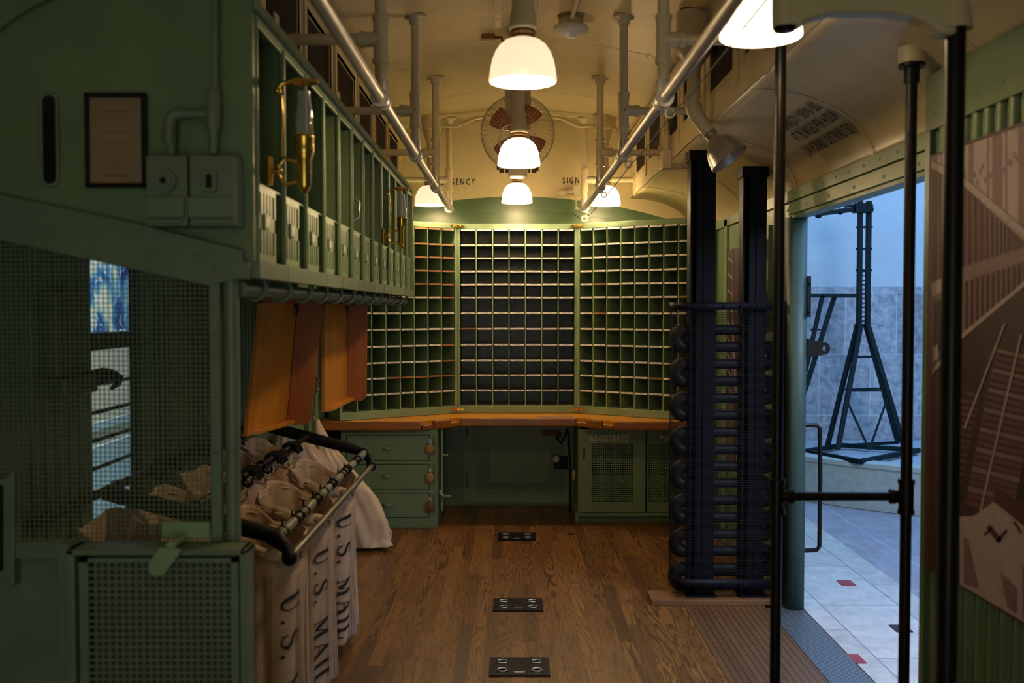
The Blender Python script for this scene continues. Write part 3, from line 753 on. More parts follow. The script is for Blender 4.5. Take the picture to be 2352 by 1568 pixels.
mb = MB(); bs_ = [PZ(1850, 1036, .41), PZ(1935, 1022, .41), PZ(2110, 1034, .41), PZ(1975, 1060, .41)]
for i in range(4): bar(mb, bs_[i], bs_[(i+1) % 4], .028)
bar(mb, (feet[0].x, feet[0].y, .41), (feet[3].x, feet[3].y, .41), .02); mb.build('base_frame', M['crane'], cr)
mb = MB(); z = PY(1920, 679, yc).z; bar(mb, (2.70, yc, z), (3.25, yc, z), .024)
a = PY(1889, 679, yc); bar(mb, a, PY(1826, 960, yc), .024); a = PY(1917, 679, yc+.04); b = PY(1826, 970, yc+.04); bar(mb, a, b, .026)
bar(mb, PY(1862, 757, yc), PY(1895, 757, yc), .01); mb.build('arm', M['crane'], cr)
mb = MB(); z = PY(1920, 484, yc).z; bar(mb, PY(1872, 492, yc), PY(1985, 478, yc), .03); c_ = PY(1983, 480, yc); mb.box((c_.x-.09, yc-.06, c_.z-.035), (c_.x+.07, yc+.05, c_.z+.04)); mb.sphere(PY(1998, 481, yc), .035); mb.sphere(PY(1966, 476, yc), .040); mb.sphere(PY(1930, 486, yc), .03); mb.sphere(PY(1880, 493, yc), .035)
bar(mb, PY(1940, 474, yc), PY(2000, 468, yc), .018); mb.build('top_arm', M['crane'], cr)
# grab handle on the outside of the car
mb = MB(); a = [PY(1862, 976, 5.75), PY(1876, 976, 5.75), PY(1883, 984, 5.75), PY(1884, 1100, 5.75), PY(1882, 1254, 5.75), PY(1876, 1263, 5.75), PY(1855, 1265, 5.75)]
a = [Vector((1.645, 5.75, a[0].z))] + a[1:6] + [Vector((1.645, 5.75, a[6].z))]; mb.tube(a, .013, 10)
tag(mb.build('grab_handle', M['blackpipe']), 'black curved grab handle on the outside of the door post', 'handle')

# ================================================================== outside, left window
mb = MB(); mb.box((-3.4, 4.5, -.1), (-1.56, 11, -.01)); struct(mb, 'floor', M['tealbase'], origin=(0,0,0))
mb = MB(); mb.box((-3.36, 4.5, 0), (-3.30, 11, 3.6)); struct(mb, 'wall_hall', M['beige'], origin=(0,0,0))
mb = MB(); mb.box((-3.30, 4.5, 0), (-3.24, 11, .62)); mb.box((-3.30, 4.5, .74), (-3.27, 11, .80)); struct(mb, 'trim_2', M['tealbase'], origin=(0,0,0))
mb = MB(); mb.box((-3.298, 6.6, 1.5), (-3.27, 10.4, 3.0)); tag(mb.build('poster', M['poster']), 'blue illustrated poster seen through the barred left window', 'poster')
# ================================================================== lamps
def shade_profile(): return [(.034,.155),(.048,.153),(.066,.146),(.086,.130),(.102,.106),(.113,.078),(.120,.045),(.124,.015),(.125,0)]
def make_lamp(name, label, group, stem_h, out, junction=False, flare=True):
    t = thing(name, label, 'lamp', (0,0,0), group)       # origin at the shade rim
    s = MB(); s.lathe(shade_profile(), n=40); s.lathe([(r-.004, z-.003) for r, z in shade_profile()][::-1], n=40, mi=1); s.lathe([(.125,0),(.121,-.003)], n=40)
    s.build('lamp_shade', [out, M['shade_in']], t, local=True)
    b = MB(); b.sphere((0,0,.07), .032, sc=(1,1,1.25)); b.build('bulb', M['bulb'], t, local=True)
    r = MB(); r.lathe([(.02,.150),(.040,.152),(.044,.156),(.044,.163),(.038,.166),(.040,.170),(.046,.174),(.046,.182),(.038,.188),(.02,.190)], n=28)
    tag(r.build('shade_holder', M['bronze'], t, local=True), 'brown metal shade holder')
    c = MB(); c.lathe([(.02,.186),(.048,.186),(.052,.192),(.052,.20),(.047,.212),(.045,.25),(.040,.262),(.040,.30)] + [(.034,.31)], n=28); c.build('socket_cap', M['cream_pipe'], t, local=True)
    p = MB()
    if junction:
        p.lathe([(.026,.30),(.026,stem_h-.22),(.045,stem_h-.17),(.062,stem_h-.12),(.064,stem_h-.11)], n=24); p.build('stem', M['cream_pipe'], t, local=True)
        j = MB(); j.lathe([(.0,stem_h-.115),(.088,stem_h-.115),(.09,stem_h-.10),(.086,stem_h-.095),(.086,stem_h-.03),(.10,stem_h-.02),(.10,stem_h)], n=28)
        for k in range(4): j.sphere((.086*math.cos(k*PI/2+.5), .086*math.sin(k*PI/2+.5), stem_h-.11), .010)
        j.build('junction_box', M['cream_pipe'], t, local=True)
    else:
        p.lathe([(.034,.30),(.034,stem_h-.20),(.040,stem_h-.16),(.062,stem_h-.03),(.075,stem_h)], n=24); p.build('stem', M['cream_pipe'], t, local=True)
    return t
def lamp_light(t):
    l = bpy.data.lights.new('lamp_light', 'POINT'); l.energy = LAMP_W; l.color = LAMP_C; l.shadow_soft_size = .05
    o = bpy.data.objects.new('lamp_light', l); COL.objects.link(o); o.location = (t.location.x, t.location.y, t.location.z+.02); return o
RIM = 2.535
for (y, lab, out) in ((3.69, 'nearest milk glass lamp on the ceiling centre line, cream tinted dome', M['shade_out']),
                 (5.83, 'middle milk glass lamp glowing in front of the wire fan cage', M['shade_hot']),
                 (8.05, 'farthest centre milk glass lamp, hanging just above the pigeonholes', M['shade_hot'])):
    t = make_lamp('pendant_lamp', lab, 'milk glass ceiling lamps', ceil_z(XC)-RIM, out); t.location = (XC, y, RIM + (.02 if y > 8 else 0)); lamp_light(t)
for (x, y, lab, out) in ((-.66, 8.05, 'small milk glass lamp at the far left behind the left hand rail', M['shade_out']),
                 (.75, 8.05, 'small milk glass lamp at the far right behind the right hand rail', M['shade_hot']),
                 (.765, 3.09, 'large bright milk glass lamp at the top right beside the black post', M['shade_near'])):
    t = make_lamp('pendant_lamp', lab, 'milk glass side lamps', ceil_z(x)-RIM, out, junction=(y > 8)); t.location = (x, y, RIM); lamp_light(t).data.energy = LAMP_W*(1 if y > 8 else .22)
# lamps of the same rows that hang before and behind the picture light the near end too
t = make_lamp('pendant_lamp', 'milk glass lamp above and behind the viewpoint, out of the picture', 'milk glass ceiling lamps', ceil_z(XC)-RIM, M['shade_out']); t.location = (XC, .9, RIM); lamp_light(t).data.energy = LAMP_W*.10
# ceiling conduit between the far junction boxes
mb = MB(); cp = [(-.58, 8.05, 3.17), (-.45, 8.1, 3.17), (-.30, 8.12, 3.24), (-.05, 8.14, 3.285), (.15, 8.14, 3.285), (.40, 8.12, 3.24), (.55, 8.1, 3.17), (.66, 8.05, 3.17)]
mb.tube(cp, .014, 8); tag(mb.build('ceiling_conduit', M['cream_pipe']), 'curved cream conduit joining the two far junction boxes', 'conduit')
# brown conduit clip by the near lamp
mb = MB(); mb.tube([(XC-.20, 5.9, 3.295), (XC-.10, 5.9, 3.29), (XC-.09, 5.89, 3.24)], .010, 8); mb.box((XC-.22, 5.88, 3.28), (XC-.14, 5.92, 3.305)); tag(mb.build('lamp_wire', M['bronze']), 'short bronze wire clip at the ceiling by the middle lamp', 'wire')

# central ceiling trunk plates
mb = MB()
for y0, y1 in ((3.0, 5.75), (6.6, 7.4)):
    for sx in (-1, 1): mb.box((XC+sx*.10, y0, ceil_z(XC)-.016), (XC+sx*.135, y1, ceil_z(XC)-.004))
    for k in range(int((y1-y0)/.12)):
        for sx in (-1, 1): mb.rivet((XC+sx*.118, y0+.06+k*.12, ceil_z(XC)-.016), .007, (0,0,-1))
mb.build('ceiling_strip', M['cream'], ceiling)

# smoke detector
sd = thing('smoke_detector', 'white round smoke detector on the ceiling right of the near lamp', 'smoke detector', (.325, 5.55, 3.31))
mb = MB(); mb.lathe([(0,-.115),(.03,-.112),(.036,-.10),(.095,-.085),(.098,-.072),(.094,-.055),(.0,-.052)], n=32); mb.build('sensor_head', M['white'], sd, local=True)
mb = MB(); mb.lathe([(.0,-.055),(.068,-.055),(.068,-.002),(0,0)], n=28); mb.build('base', M['cream_pipe'], sd, local=True)
mb = MB(); mb.tube([(0,-.02,-.03), (.02,-1.2,-.03), (.05,-2.6,-.035)], .014, 8); mb.build('conduit', M['cream_pipe'], sd, local=True)

# ================================================================== pipe hangers and hand rails
ZRL = 2.530; ZBR = 2.765
def make_hanger(sg, label, group):
    # origin at the rail height, x of the rail; brace goes outwards (sg)
    t = thing('pipe_hanger', label, 'pipe hanger', (0,0,0), group)
    zc = ceil_z(.56+XC) - ZRL; zb = ZBR - ZRL
    mb = MB(); mb.cyl((0,0,.02), (0,0,zc), .0235, 16); mb.build('drop_pipe', M['cream_pipe'], t, local=True)
    mb = MB(); mb.lathe([(.026,zc-.05),(.034,zc-.045),(.036,zc-.018),(.058,zc-.016),(.060,zc-.004),(.03,zc)], n=24)
    for k in range(3): mb.sphere((.047*math.cos(k*2.1), .047*math.sin(k*2.1), zc-.016), .007)
    mb.build('ceiling_flange', M['cream_pipe'], t, local=True)
    mb = MB(); mb.cyl((0,0,zb-.085), (0,0,zb+.085), .029, 18); mb.cyl((0,0,zb-.095), (0,0,zb-.075), .033, 18); mb.cyl((0,0,zb+.075), (0,0,zb+.095), .033, 18)
    mb.cyl((0,0,zb), (sg*.075,0,zb), .029, 18); mb.cyl((sg*.062,0,zb), (sg*.085,0,zb), .033, 18); mb.build('tee_fitting', M['cream_pipe'], t, local=True)
    mb = MB(); L = (XC-CL-.56 if sg < 0 else CR-XC-.56)
    mb.cyl((sg*.08,0,zb), (sg*L,0,zb), .0225, 16); mb.build('brace_pipe', M['cream_pipe'], t, local=True)
    mb = MB(); mb.cyl((sg*(L-.02),0,zb), (sg*(L-.004),0,zb), .048, 20); mb.box((sg*(L-.010),-.035,zb-.13), (sg*(L-.002),.035,zb+.10)); mb.build('wall_flange', M['cream_pipe'], t, local=True)
    mb = MB(); mb.cyl((0,0,.0), (0,0,.075), .029, 18); mb.cyl((0,-.035,0), (0,.035,0), .034, 18); mb.cyl((0,-.045,0), (0,-.03,0), .037, 18); mb.cyl((0,.03,0), (0,.045,0), .037, 18); mb.build('rail_collar', M['rail'], t, local=True)
    return t
HY = [2.56, 3.98, 5.40, 6.83, 8.27]
nm = ['out of frame above, first', 'nearest', 'second', 'third', 'farthest']
pa = {-1: None, 1: None}
for sg, side, x in ((-1, 'left', XC-.56), (1, 'right', XC+.56)):
    for k, y in enumerate(HY):
        if k == 0: continue
        lab = '%s cream pipe hanger from the camera dropping to the %s ceiling rail' % (nm[k], side)
        if pa[sg] is None: t = pa[sg] = make_hanger(sg, lab, 'cream pipe hangers over the ceiling rails')
        else: t = copy_tree(pa[sg]); t['label'] = lab
        t.location = (x, y, ZRL)
def rail(side, x):
    t = thing('ceiling_rail', 'long grey metal rail along the %s of the ceiling' % side, 'rail', (x, 1.8, ZRL))
    mb = MB(); mb.cyl((x, 1.8, ZRL), (x, 8.27, ZRL), .0235, 20); mb.build('rail_pipe', M['rail'], t)
    mb = MB(); mb.sphere((x, 8.30, ZRL), .036); mb.build('rail_end', M['cream_pipe'], t)
rail('left', XC-.56); rail('right', XC+.56)
# cord slung in rings under the right rail, with its pull at the far end
x = XC+.56
t = thing('signal_line', 'thin signal cord hung through rings below the right ceiling rail', 'cord', (x, 3.0, ZRL-.09))
mb = MB(); pts = []
for k in range(41):
    y = 2.0 + k*(8.27-2.0)/40; s = (y-2.56)/1.43; pts.append((x+.035, y, ZRL-.058-.010*abs(math.sin(PI*s))))
pts += [(x+.01, 8.30, ZRL-.11), (x-.10, 8.34, ZRL-.03)]
mb.tube(pts, .0026, 6); mb.build('cord', M['iron'], t)
for y in HY[1:]:
    mb = MB(); mb.tube([(x+.032+.018*math.cos(a), y+.03, ZRL-.048+.018*math.sin(a)) for a in [2*PI*q/14 for q in range(14)]], .0035, 6, closed=True); mb.build('ring', M['cream_pipe'], t)
mb = MB(); mb.tube([(x+.0+.022*math.cos(a), 8.28, ZRL-.085+.022*math.sin(a)) for a in [2*PI*q/16 for q in range(16)]], .006, 8, closed=True); mb.build('end_ring', M['cream_pipe'], t)
# emergency signal valve on the back wall
t = thing('signal_valve', 'cream emergency signal valve with tied cord on the back wall', 'valve', (.45, YB, 2.4))
a = PY(1287, 442, 8.5); b = PY(1322, 438, 8.5); c = PY(1322, 468, 8.5)
mb = MB(); mb.cyl(a, (a.x+.05, 8.5, a.z), .026, 16); mb.sphere(a, .026); mb.cyl((a.x+.05, 8.5, a.z), b, .018, 14); mb.box((b.x-.02, 8.47, b.z-.04), (b.x+.035, 8.56, b.z+.04)); mb.build('valve_body', M['cream_pipe'], t, bevel=.004)
mb = MB(); mb.tube([(b.x+.0, 8.46, b.z-.03), (b.x+.005, 8.46, c.z-.03)], .007, 8); mb.sphere((b.x+.008, 8.45, c.z-.045), .018); mb.build('lever', M['cream_pipe'], t)

# ================================================================== ceiling fan
ft = thing('fan', 'wire caged fan with red brown blades hanging from the ceiling centre', 'fan', (XC, 6.95, 2.62))
fc = Vector((XC+.0, 6.95, 2.92)); RF = .255
mb = MB(); mb.cyl((XC-.01, 7.02, 2.62), (XC-.01, 7.02, 3.31), .045, 20); mb.box((XC-.09, 7.0, 2.95), (XC+.09, 7.06, 3.30)); mb.build('column', M['cream_pipe'], ft, bevel=.004)
mb = MB(); mb.box((XC-.065, 6.88, 2.615), (XC+.065, 7.06, 2.675)); mb.build('mount_plate', M['cream_pipe'], ft, bevel=.006)
mb = MB(); mb.tube([fc+Vector((0,.02,0)), fc+Vector((0,.08,0))], [.06,.05], 20); mb.sphere(fc+Vector((0,.01,0)), .05); mb.build('motor', M['cream_pipe'], ft)
for k in range(4):
    a = PI*.30 + k*PI/2; mb = MB(); n_, m_ = 8, 5
    def bl(u, v, a=a):
        r = .04+.165*v; hw = (.25+.45*math.sin(PI*min(1, v*.62+.14)))*.95; an = a + hw*(u-.5)*1.3; tw = .05*(u-.5)
        return tuple(fc + Vector((r*math.cos(an), -.02+tw, r*math.sin(an))))
    mb.grid(bl, n_, m_); mb.build('blade', M['blade'], ft, solid=.003)
mb = MB()
for (r, y, w_) in ((.255,-.01,.0035),(.252,-.06,.0014),(.24,-.085,.0012),(.22,-.10,.0012),(.2,-.11,.0012),(.18,-.117,.0012),(.16,-.122,.0012),(.14,-.126,.0012),(.12,-.129,.0035),(.10,-.131,.0012),(.08,-.132,.0012),(.05,-.133,.0022),(.255,.05,.003),(.25,-.035,.0012),(.245,.09,.0012),(.22,.11,.0012)):
    mb.tube([fc + Vector((r*math.cos(q*PI/24), y, r*math.sin(q*PI/24))) for q in range(48)], w_, 4, closed=True)
prof = [(.02,-.134),(.08,-.132),(.14,-.126),(.2,-.11),(.24,-.085),(.255,-.03),(.255,.05),(.235,.11)]
for dirn in (-1, 1):
    for k in range(44):
        a0 = 2*PI*k/44; pts = []
        for i, (r, y) in enumerate(prof):
            a = a0 + dirn*i*.085; pts.append(fc + Vector((r*math.cos(a), y, r*math.sin(a))))
        mb.tube(pts, .0011, 4, cap=False)
mb.build('wire_cage', M['cagewire'], ft)
mb = MB(); mb.tube([fc+Vector((-.10,-.16,-.20)), fc+Vector((-.13,-.18,-.08)), fc+Vector((-.10,-.20,0)), fc+Vector((-.02,-.21,.03)), fc+Vector((.05,-.20,.0)), fc+Vector((.08,-.18,-.09))], .006, 8); mb.build('supply_cord', M['cream_pipe'], ft)

# ================================================================== letter cases
ZS = [2.352,2.223,2.116,2.008,1.901,1.793,1.664,1.535,1.403,1.273,1.152,1.026]
LBL_MESH = {}
def make_case(label, W_, ncol, depth, loc, rz, bare, back, ext=0):
    t = thing('letter_case', label, 'letter case', loc, 'pigeonhole letter cases above the desk', rz)
    D = dict(parent=t, local=True); z0 = loc[2]; Z = lambda z: z - z0
    mb = MB()
    mb.box((0, 0, 0), (W_, depth, Z(.90))).box((0, 0, Z(2.357)), (W_, depth, Z(2.40))).box((0, 0, Z(.90)), (.022, depth, Z(2.357))).box((W_-.022, 0, Z(.90)), (W_, depth, Z(2.357)))
    for k in range(5):
        mb.rivet((W_*(k+.5)/5, 0, Z(2.378)), .005, (0,-1,0)); mb.rivet((W_*(k+.5)/5, 0, .035), .006, (0,-1,0))
    mb.build('frame', M['green_lt'], bevel=.002, **D)
    mb = MB(); mb.box((0, depth-.012, .01), (W_, depth, Z(2.39))); mb.build('back_panel', back, **D)
    cw = (W_-.044)/ncol
    for i in range(1, ncol):
        mb = MB(); x = .022+cw*i; mb.box((x-.0045, .004, Z(.90)), (x+.0045, depth-.012, Z(2.357))); mb.build('divider', M['green_lt'], **D)
    for j, z in enumerate(ZS[1:]):
        mb = MB()
        for i in range(ncol):
            a = .022+cw*i+.0045; b = .022+cw*(i+1)-.0045
            mb.hexa([(a,.004,Z(z)-.006),(b,.004,Z(z)-.006),(b,depth-.012,Z(z)-.014),(a,depth-.012,Z(z)-.014),(a,.004,Z(z)+.004),(b,.004,Z(z)+.004),(b,depth-.012,Z(z)-.006),(a,depth-.012,Z(z)-.006)])
        mb.build('shelf', M['green'], **D)
    key = (round(cw, 4),)
    if key not in LBL_MESH:
        me = MB(); h = .0068; me.hexa([(-(cw/2-.010),-.004,-h),(cw/2-.010,-.004,-h),(cw/2-.010,0,-h),(-(cw/2-.010),0,-h),(-(cw/2-.010),-.002,h),(cw/2-.010,-.002,h),(cw/2-.010,.001,h),(-(cw/2-.010),.001,h)])
        LBL_MESH[key] = (me.data('label_strip', M['label'], (0,0,0)), me.data('label_strip', M['bare_label'], (0,0,0)))
    for j, z in enumerate(ZS):
        for i in range(ncol):
            wood_ = (j, i) in bare
            o = bpy.data.objects.new('label_strip', LBL_MESH[key][1 if wood_ else 0]); COL.objects.link(o); o.parent = t
            o.location = (.022+cw*(i+.5), .003, Z(z)+(.0 if j else -.004)+random.uniform(-.001,.001)); o.rotation_euler.y = random.uniform(-.010, .010)
            if wood_: o['label'] = 'bare wooden strip without a paper label'
    return t
ZD = .836
bareL = {(j, i) for j in range(5) for i in range(8)} | {(5, 7), (10, 3), (10, 4), (10, 5), (10, 6), (10, 7), (9, 7), (8, 7)}
wl_ = math.hypot(.87, .585); an = math.atan2(.585, .87)
make_case('left wing letter case with bare wooden strips in its upper rows', wl_, 8, .22, (-1.322, 7.632, ZD+.003), an, bareL, M['green_dk'])
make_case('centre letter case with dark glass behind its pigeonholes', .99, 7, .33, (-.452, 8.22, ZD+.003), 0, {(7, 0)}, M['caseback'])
make_case('right wing letter case with nearly all paper labels', wl_, 8, .22, (.538, 8.218, ZD+.003), -an, {(4, 1), (6, 1), (5, 7), (10, 5)}, M['green_dk'])
# brass clips at the case corners, latch plates at mid height
i = 0
for x, s1 in ((-.452, 'left'), (.538, 'right')):
    for z, s2 in ((2.378, 'top'), (.872, 'bottom')):
        t = thing('corner_clip', 'brass clip joining the cases at the %s %s corner' % (s2, s1), 'clip', (x, 8.21, z), 'brass clips on the letter cases')
        for sg in (-1, 1):
            a = 0 if (sg > 0) == (x < 0) else (an if x < 0 else -an); dx, dy = math.cos(a)*sg, math.sin(a)*sg
            mb = MB(); p0 = Vector((x, 8.212, z)); p1 = p0 + Vector((dx*.055, dy*.055, 0)); q = Vector((0, -.006, 0)); u = Vector((0,0,.012))
            mb.hexa([p0-u+q, p1-u+q, p1-u, p0-u, p0+u+q, p1+u+q, p1+u, p0+u]); m_ = (p0+p1)/2+q; mb.rivet(m_+Vector((0,-.001,0)), .006, (0,-1,0)); mb.build('clip_leaf', M['brass'], t)
    mb = MB(); xx = x-.012 if x < 0 else x+.012; mb.box((xx-.006, 8.195, 1.84), (xx+.006, 8.212, 1.915)); mb.box((xx-.008, 8.19, 1.825), (xx+.008, 8.205, 1.84)); mb.cyl((xx, 8.20, 1.915), (xx, 8.20, 1.94), .006)
    tag(mb.build('case_latch', M['green_lt']), 'small green latch on the %s upright of the centre case' % s1, 'latch', 'latches on the centre case')

# ================================================================== desk
dk = thing('sorting_desk', 'concave wooden sorting desk with scalloped edge below the cases', 'desk', (XC, 8.2, ZD))
top = [(XL+.01,7.63),(-.70,7.63),(-.42,7.88),(.52,7.88),(.79,7.63),(XR-.01,7.63),(XR-.01,8.56),(XL+.01,8.56)]
mb = MB(); mb.prism([(x, y, ZD-.035) for x, y in top], (0,0,.035)); mb.build('desk_top', M['top_wood'], dk)
mb = MB()
def edge(a, b, z0=ZD-.068, z1=ZD+.001, th=.028):
    a = Vector((*a, 0)); b = Vector((*b, 0)); d = (b-a).normalized(); n_ = Vector((d.y, -d.x, 0))*th
    mb.hexa([(a.x,a.y,z0),(a.x+n_.x,a.y+n_.y,z0),(b.x+n_.x,b.y+n_.y,z0),(b.x,b.y,z0),(a.x,a.y,z1),(a.x+n_.x,a.y+n_.y,z1),(b.x+n_.x,b.y+n_.y,z1),(b.x,b.y,z1)])
edge((XL+.01,7.63), (-.70,7.63)); edge((-.41,7.88), (.51,7.88)); edge((.78,7.63), (XR-.01,7.63))
edge((-.70,7.63), (-.42,7.88), z1=ZD-.028); edge((.52,7.88), (.79,7.63), z1=ZD-.028)
edge((-.62,7.69), (-.50,7.80), th=.04); edge((.60,7.80), (.71,7.69), th=.04)
mb.build('desk_edging', M['edge_wood'], dk, bevel=.011, seg=3)
mb = MB(); p = PY(1127, 971, 7.850); mb.poly([(p.x-.022, 7.851, p.z+.018), (p.x-.020, 7.851, p.z-.003), (p.x-.008, 7.851, p.z-.018), (p.x+.006, 7.851, p.z-.022), (p.x+.012, 7.851, p.z+.0), (p.x+.035, 7.851, p.z+.006), (p.x+.035, 7.851, p.z+.018)][::1]); tag(mb.build('torn_sticker', M['paper'], dk), 'torn paper sticker')
mb = MB(); a = PZ(1236, 957, ZD+.001); b = PZ(1318, 961, ZD); mb.box((a.x, 7.90, ZD), (b.x, 8.0, ZD+.0025)); tag(mb.build('paper_sheet', M['paper']), 'thin paper sheet lying on the desk', 'paper')

# drawer cabinet
dc = thing('drawer_cabinet', 'green cabinet of three drawers under the left of the desk', 'cabinet', (-.95, 7.95, 0))
x0, x1, yf = -1.325, -.578, 7.685
mb = MB(); mb.box((x0, yf+.02, 0), (x1, 8.15, .768)); mb.build('carcass', M['green'], dc)
dx0, dx1 = PY(795, 1100, yf).x, PY(987.5, 1100, yf).x
zs = [(PY(1176, a, yf).z, PY(1176, b, yf).z) for a, b in ((998, 1058.5), (1065, 1125), (1131.5, 1189))]
mb = MB(); mb.box((x0, yf, 0), (dx0, yf+.02, .768)).box((dx1, yf, 0), (x1, yf+.02, .768))
zz = [.768] + [v for z in zs for v in z] + [0]
for i in range(0, 8, 2): mb.box((dx0, yf, zz[i+1]), (dx1, yf+.02, zz[i]))
mb.build('face_frame', M['green'], dc)
for i, (a, b) in enumerate(zs):
    mb = MB(); mb.box((dx0+.006, yf-.003, b+.006), (dx1-.008, yf+.019, a-.007)); d = mb.build('drawer', M['green'], dc, bevel=.002)
    c = PY((889, 889, 890)[i], (1027, 1091, 1157)[i], yf); mb = MB()
    mb.grid(lambda u, v: (c.x+.033*math.cos(PI*u), yf-.004-.022*math.sin(PI*u)*math.sin(PI/2*v), c.z+.012-.028*v), 12, 4); mb.box((c.x-.045, yf-.005, c.z-.012), (c.x+.045, yf-.003, c.z+.012))
    for sg in (-1, 1): mb.rivet((c.x+sg*.047, yf-.004, c.z), .005, (0,-1,0))
    mb.build('cup_pull', M['green'], d, solid=.003)
# leather covered padlocks hanging on chains beside the drawers
for i, (py, mt, nmn) in enumerate(((1030, M['leather'], 'top drawer, tan leather'), (1097, M['leather'], 'middle drawer, tan leather'), (1163, M['rust'], 'bottom drawer, dark brown leather'))):
    c = PY(987, py, yf-.03); t = thing('padlock', 'round padlock hanging by the %s' % nmn, 'padlock', (c.x, c.y, c.z-.045), 'padlocks on the drawer cabinet')
    mb = MB(); mb.lathe([(0,-.012),(.022,-.012),(.030,-.008),(.032,0),(.030,.008),(.022,.012),(0,.012)], c, 20, M=Matrix.Rotation(PI/2, 3, 'X') @ Matrix.Scale(1.25, 3, (0,1,0))); mb.build('body', mt, t)
    mb = MB(); mb.tube([(c.x-.010, c.y, c.z+.03), (c.x-.010, c.y, c.z+.055), (c.x, c.y, c.z+.066), (c.x+.010, c.y, c.z+.055), (c.x+.010, c.y, c.z+.03)], .004, 8); mb.box((c.x-.008, c.y+.005, c.z+.045), (c.x+.008, yf-.003, c.z+.075)); mb.build('shackle', M['steel'], t)
    mb = MB()
    for k in range(13): zc = c.z+.095-.0125*k; q = k % 2; mb.tube([(c.x+.034+(.005*math.cos(a) if q else 0), c.y+.015+(0 if q else .005*math.cos(a)), zc+.008*math.sin(a)) for a in [2*PI*s/8 for s in range(8)]], .0018, 4, closed=True)
    mb.build('chain', M['rust'], t)
# folded seat bracket on the drawer cabinet side
mb = MB(); a = PY(1010, 1045, 7.72); mb.cyl((x1+.03, 7.75, .12), (x1+.03, 7.75, .80), .007, 8)
mb.tube([(x1+.03, 7.75, a.z), (x1+.05, 7.74, a.z-.006), (x1+.075, 7.72, a.z+.004)], .008, 8)
z2 = PY(1010, 1135, 7.72).z; mb.tube([(x1+.018, 7.74, z2+.03), (x1+.02, 7.73, z2), (x1+.05, 7.71, z2-.015), (x1+.10, 7.70, z2-.012)], [.012,.012,.012,.009], 8)
tag(mb.build('swing_bracket', M['green_lt']), 'pale green hooked bracket on the side of the drawer cabinet', 'bracket')

# registered mail cabinet
rc = thing('mesh_cabinet', 'green cabinet with mesh doors lettered registered mail, right of the desk', 'cabinet', (1.05, 8.0, 0))
yf = 7.86; x0 = PY(1328, 1100, yf).x; x1 = 1.50; zt = .768; zb = PY(1328, 1184, yf).z
mb = MB(); mb.box((x0, yf+.02, zb), (x0+.02, 8.45, zt)).box((x0, 8.42, zb), (x1, 8.45, zt)).box((x0, yf, zb), (x1, 8.45, zb+.02)).box((x0, yf, zt-.02), (x1, 8.45, zt)).box((x1-.02, yf, zb), (x1, 8.45, zt)).box((x0-.02, yf+.03, 0), (x0+.01, 8.4, zb+.02)).box((x0+.01, yf+.06, 0), (x1, yf+.08, zb))
mb.build('carcass', M['green'], rc)
mb = MB(); mb.box((x0+.02, yf+.10, .38), (x1-.02, 8.4, .40)); mb.build('shelf', M['green_dk'], rc)
def mesh_door(px0, px1, m0, m1, y, word, wx, first):
    a = PY(px0, 1000, y); b = PY(px1, 1000, y); m0x = PY(m0, 1018, y).x; m1x = PY(m1, 1018, y).x; zu = PY(m0, 1018.5, y).z; zl = PY(m0, 1152.5, y).z; z0_, z1_ = zb+.025, zt-.005
    d = MB(); d.box((a.x, y, z0_), (m0x, y+.014, z1_)).box((m1x, y, z0_), (b.x, y+.014, z1_)).box((m0x, y, z0_), (m1x, y+.014, zl)).box((m0x, y, zu), (m1x, y+.014, z1_))
    o = d.build('door', M['green'], rc)
    g_ = MB(); n_ = int((m1x-m0x)/.0165); 
    for k in range(1, n_): x = m0x+(m1x-m0x)*k/n_; g_.box((x-.0028, y+.004, zl), (x+.0028, y+.008, zu))
    n2 = int((zu-zl)/.0165)
    for k in range(1, n2): z = zl+(zu-zl)*k/n2; g_.box((m0x, y+.003, z-.0028), (m1x, y+.007, z+.0028))
    g_.build('door_mesh', M['green'], o)
    q = PY(wx, 1013, y); s = MB(); text_mb(s, word, .066, lambda u, v: (q.x+u, y-.0015, q.z+v), narrow=.72, spacing=1.22, bold=.002); s.build('painted_word', M['stencil_w'], o)
    if first:
        h = MB(); c = PY(1341, 1041, y); h.prism([(c.x+.011*math.cos(a_), y-.001, c.z+(.03 if math.sin(a_) > 0 else -.03)+.011*math.sin(a_)) for a_ in [2*PI*k/16+.01 for k in range(16)]], (0, .003, 0)); tag(h.build('finger_slot', M['green_deep'], o), 'recessed oval finger slot')
mesh_door(1331, 1483, 1359, 1454, yf, 'REGISTERED', 1355.5, True)
mesh_door(1487, 1610, 1490, 1588, yf+.018, 'MAIL', 1516, False)
# padlock, hasp on the left side; bracket and knob on the back panel
c = PY(1321, 1098, 7.95); t = thing('padlock', 'small round padlock on the left side of the registered mail cabinet', 'padlock', (c.x, c.y, c.z))
mb = MB(); mb.lathe([(0,-.010),(.024,-.010),(.028,0),(.024,.010),(0,.010)], (x0-.032, 7.95, c.z), 16, M=Matrix.Rotation(PI/2, 3, 'Y')); mb.build('body', M['leather'], t)
mb = MB(); mb.tube([(x0-.032, 7.94, c.z+.02), (x0-.034, 7.94, c.z+.045), (x0-.034, 7.96, c.z+.045), (x0-.032, 7.96, c.z+.02)], .004, 8); mb.box((x0-.04, 7.93, c.z+.03), (x0-.02, 7.97, c.z+.065)); mb.build('shackle', M['green_lt'], t)
c = PY(1277, 1054, 8.5); t = thing('wall_switch', 'black wall box with a white knob under the desk', 'switch', (c.x, YB, c.z-.04))
mb = MB(); a = PY(1272, 1046, 8.55); b = PY(1303, 1076, 8.55); mb.box((a.x, 8.52, b.z), (b.x, 8.558, a.z)); mb.build('box', M['iron'], t, bevel=.003)
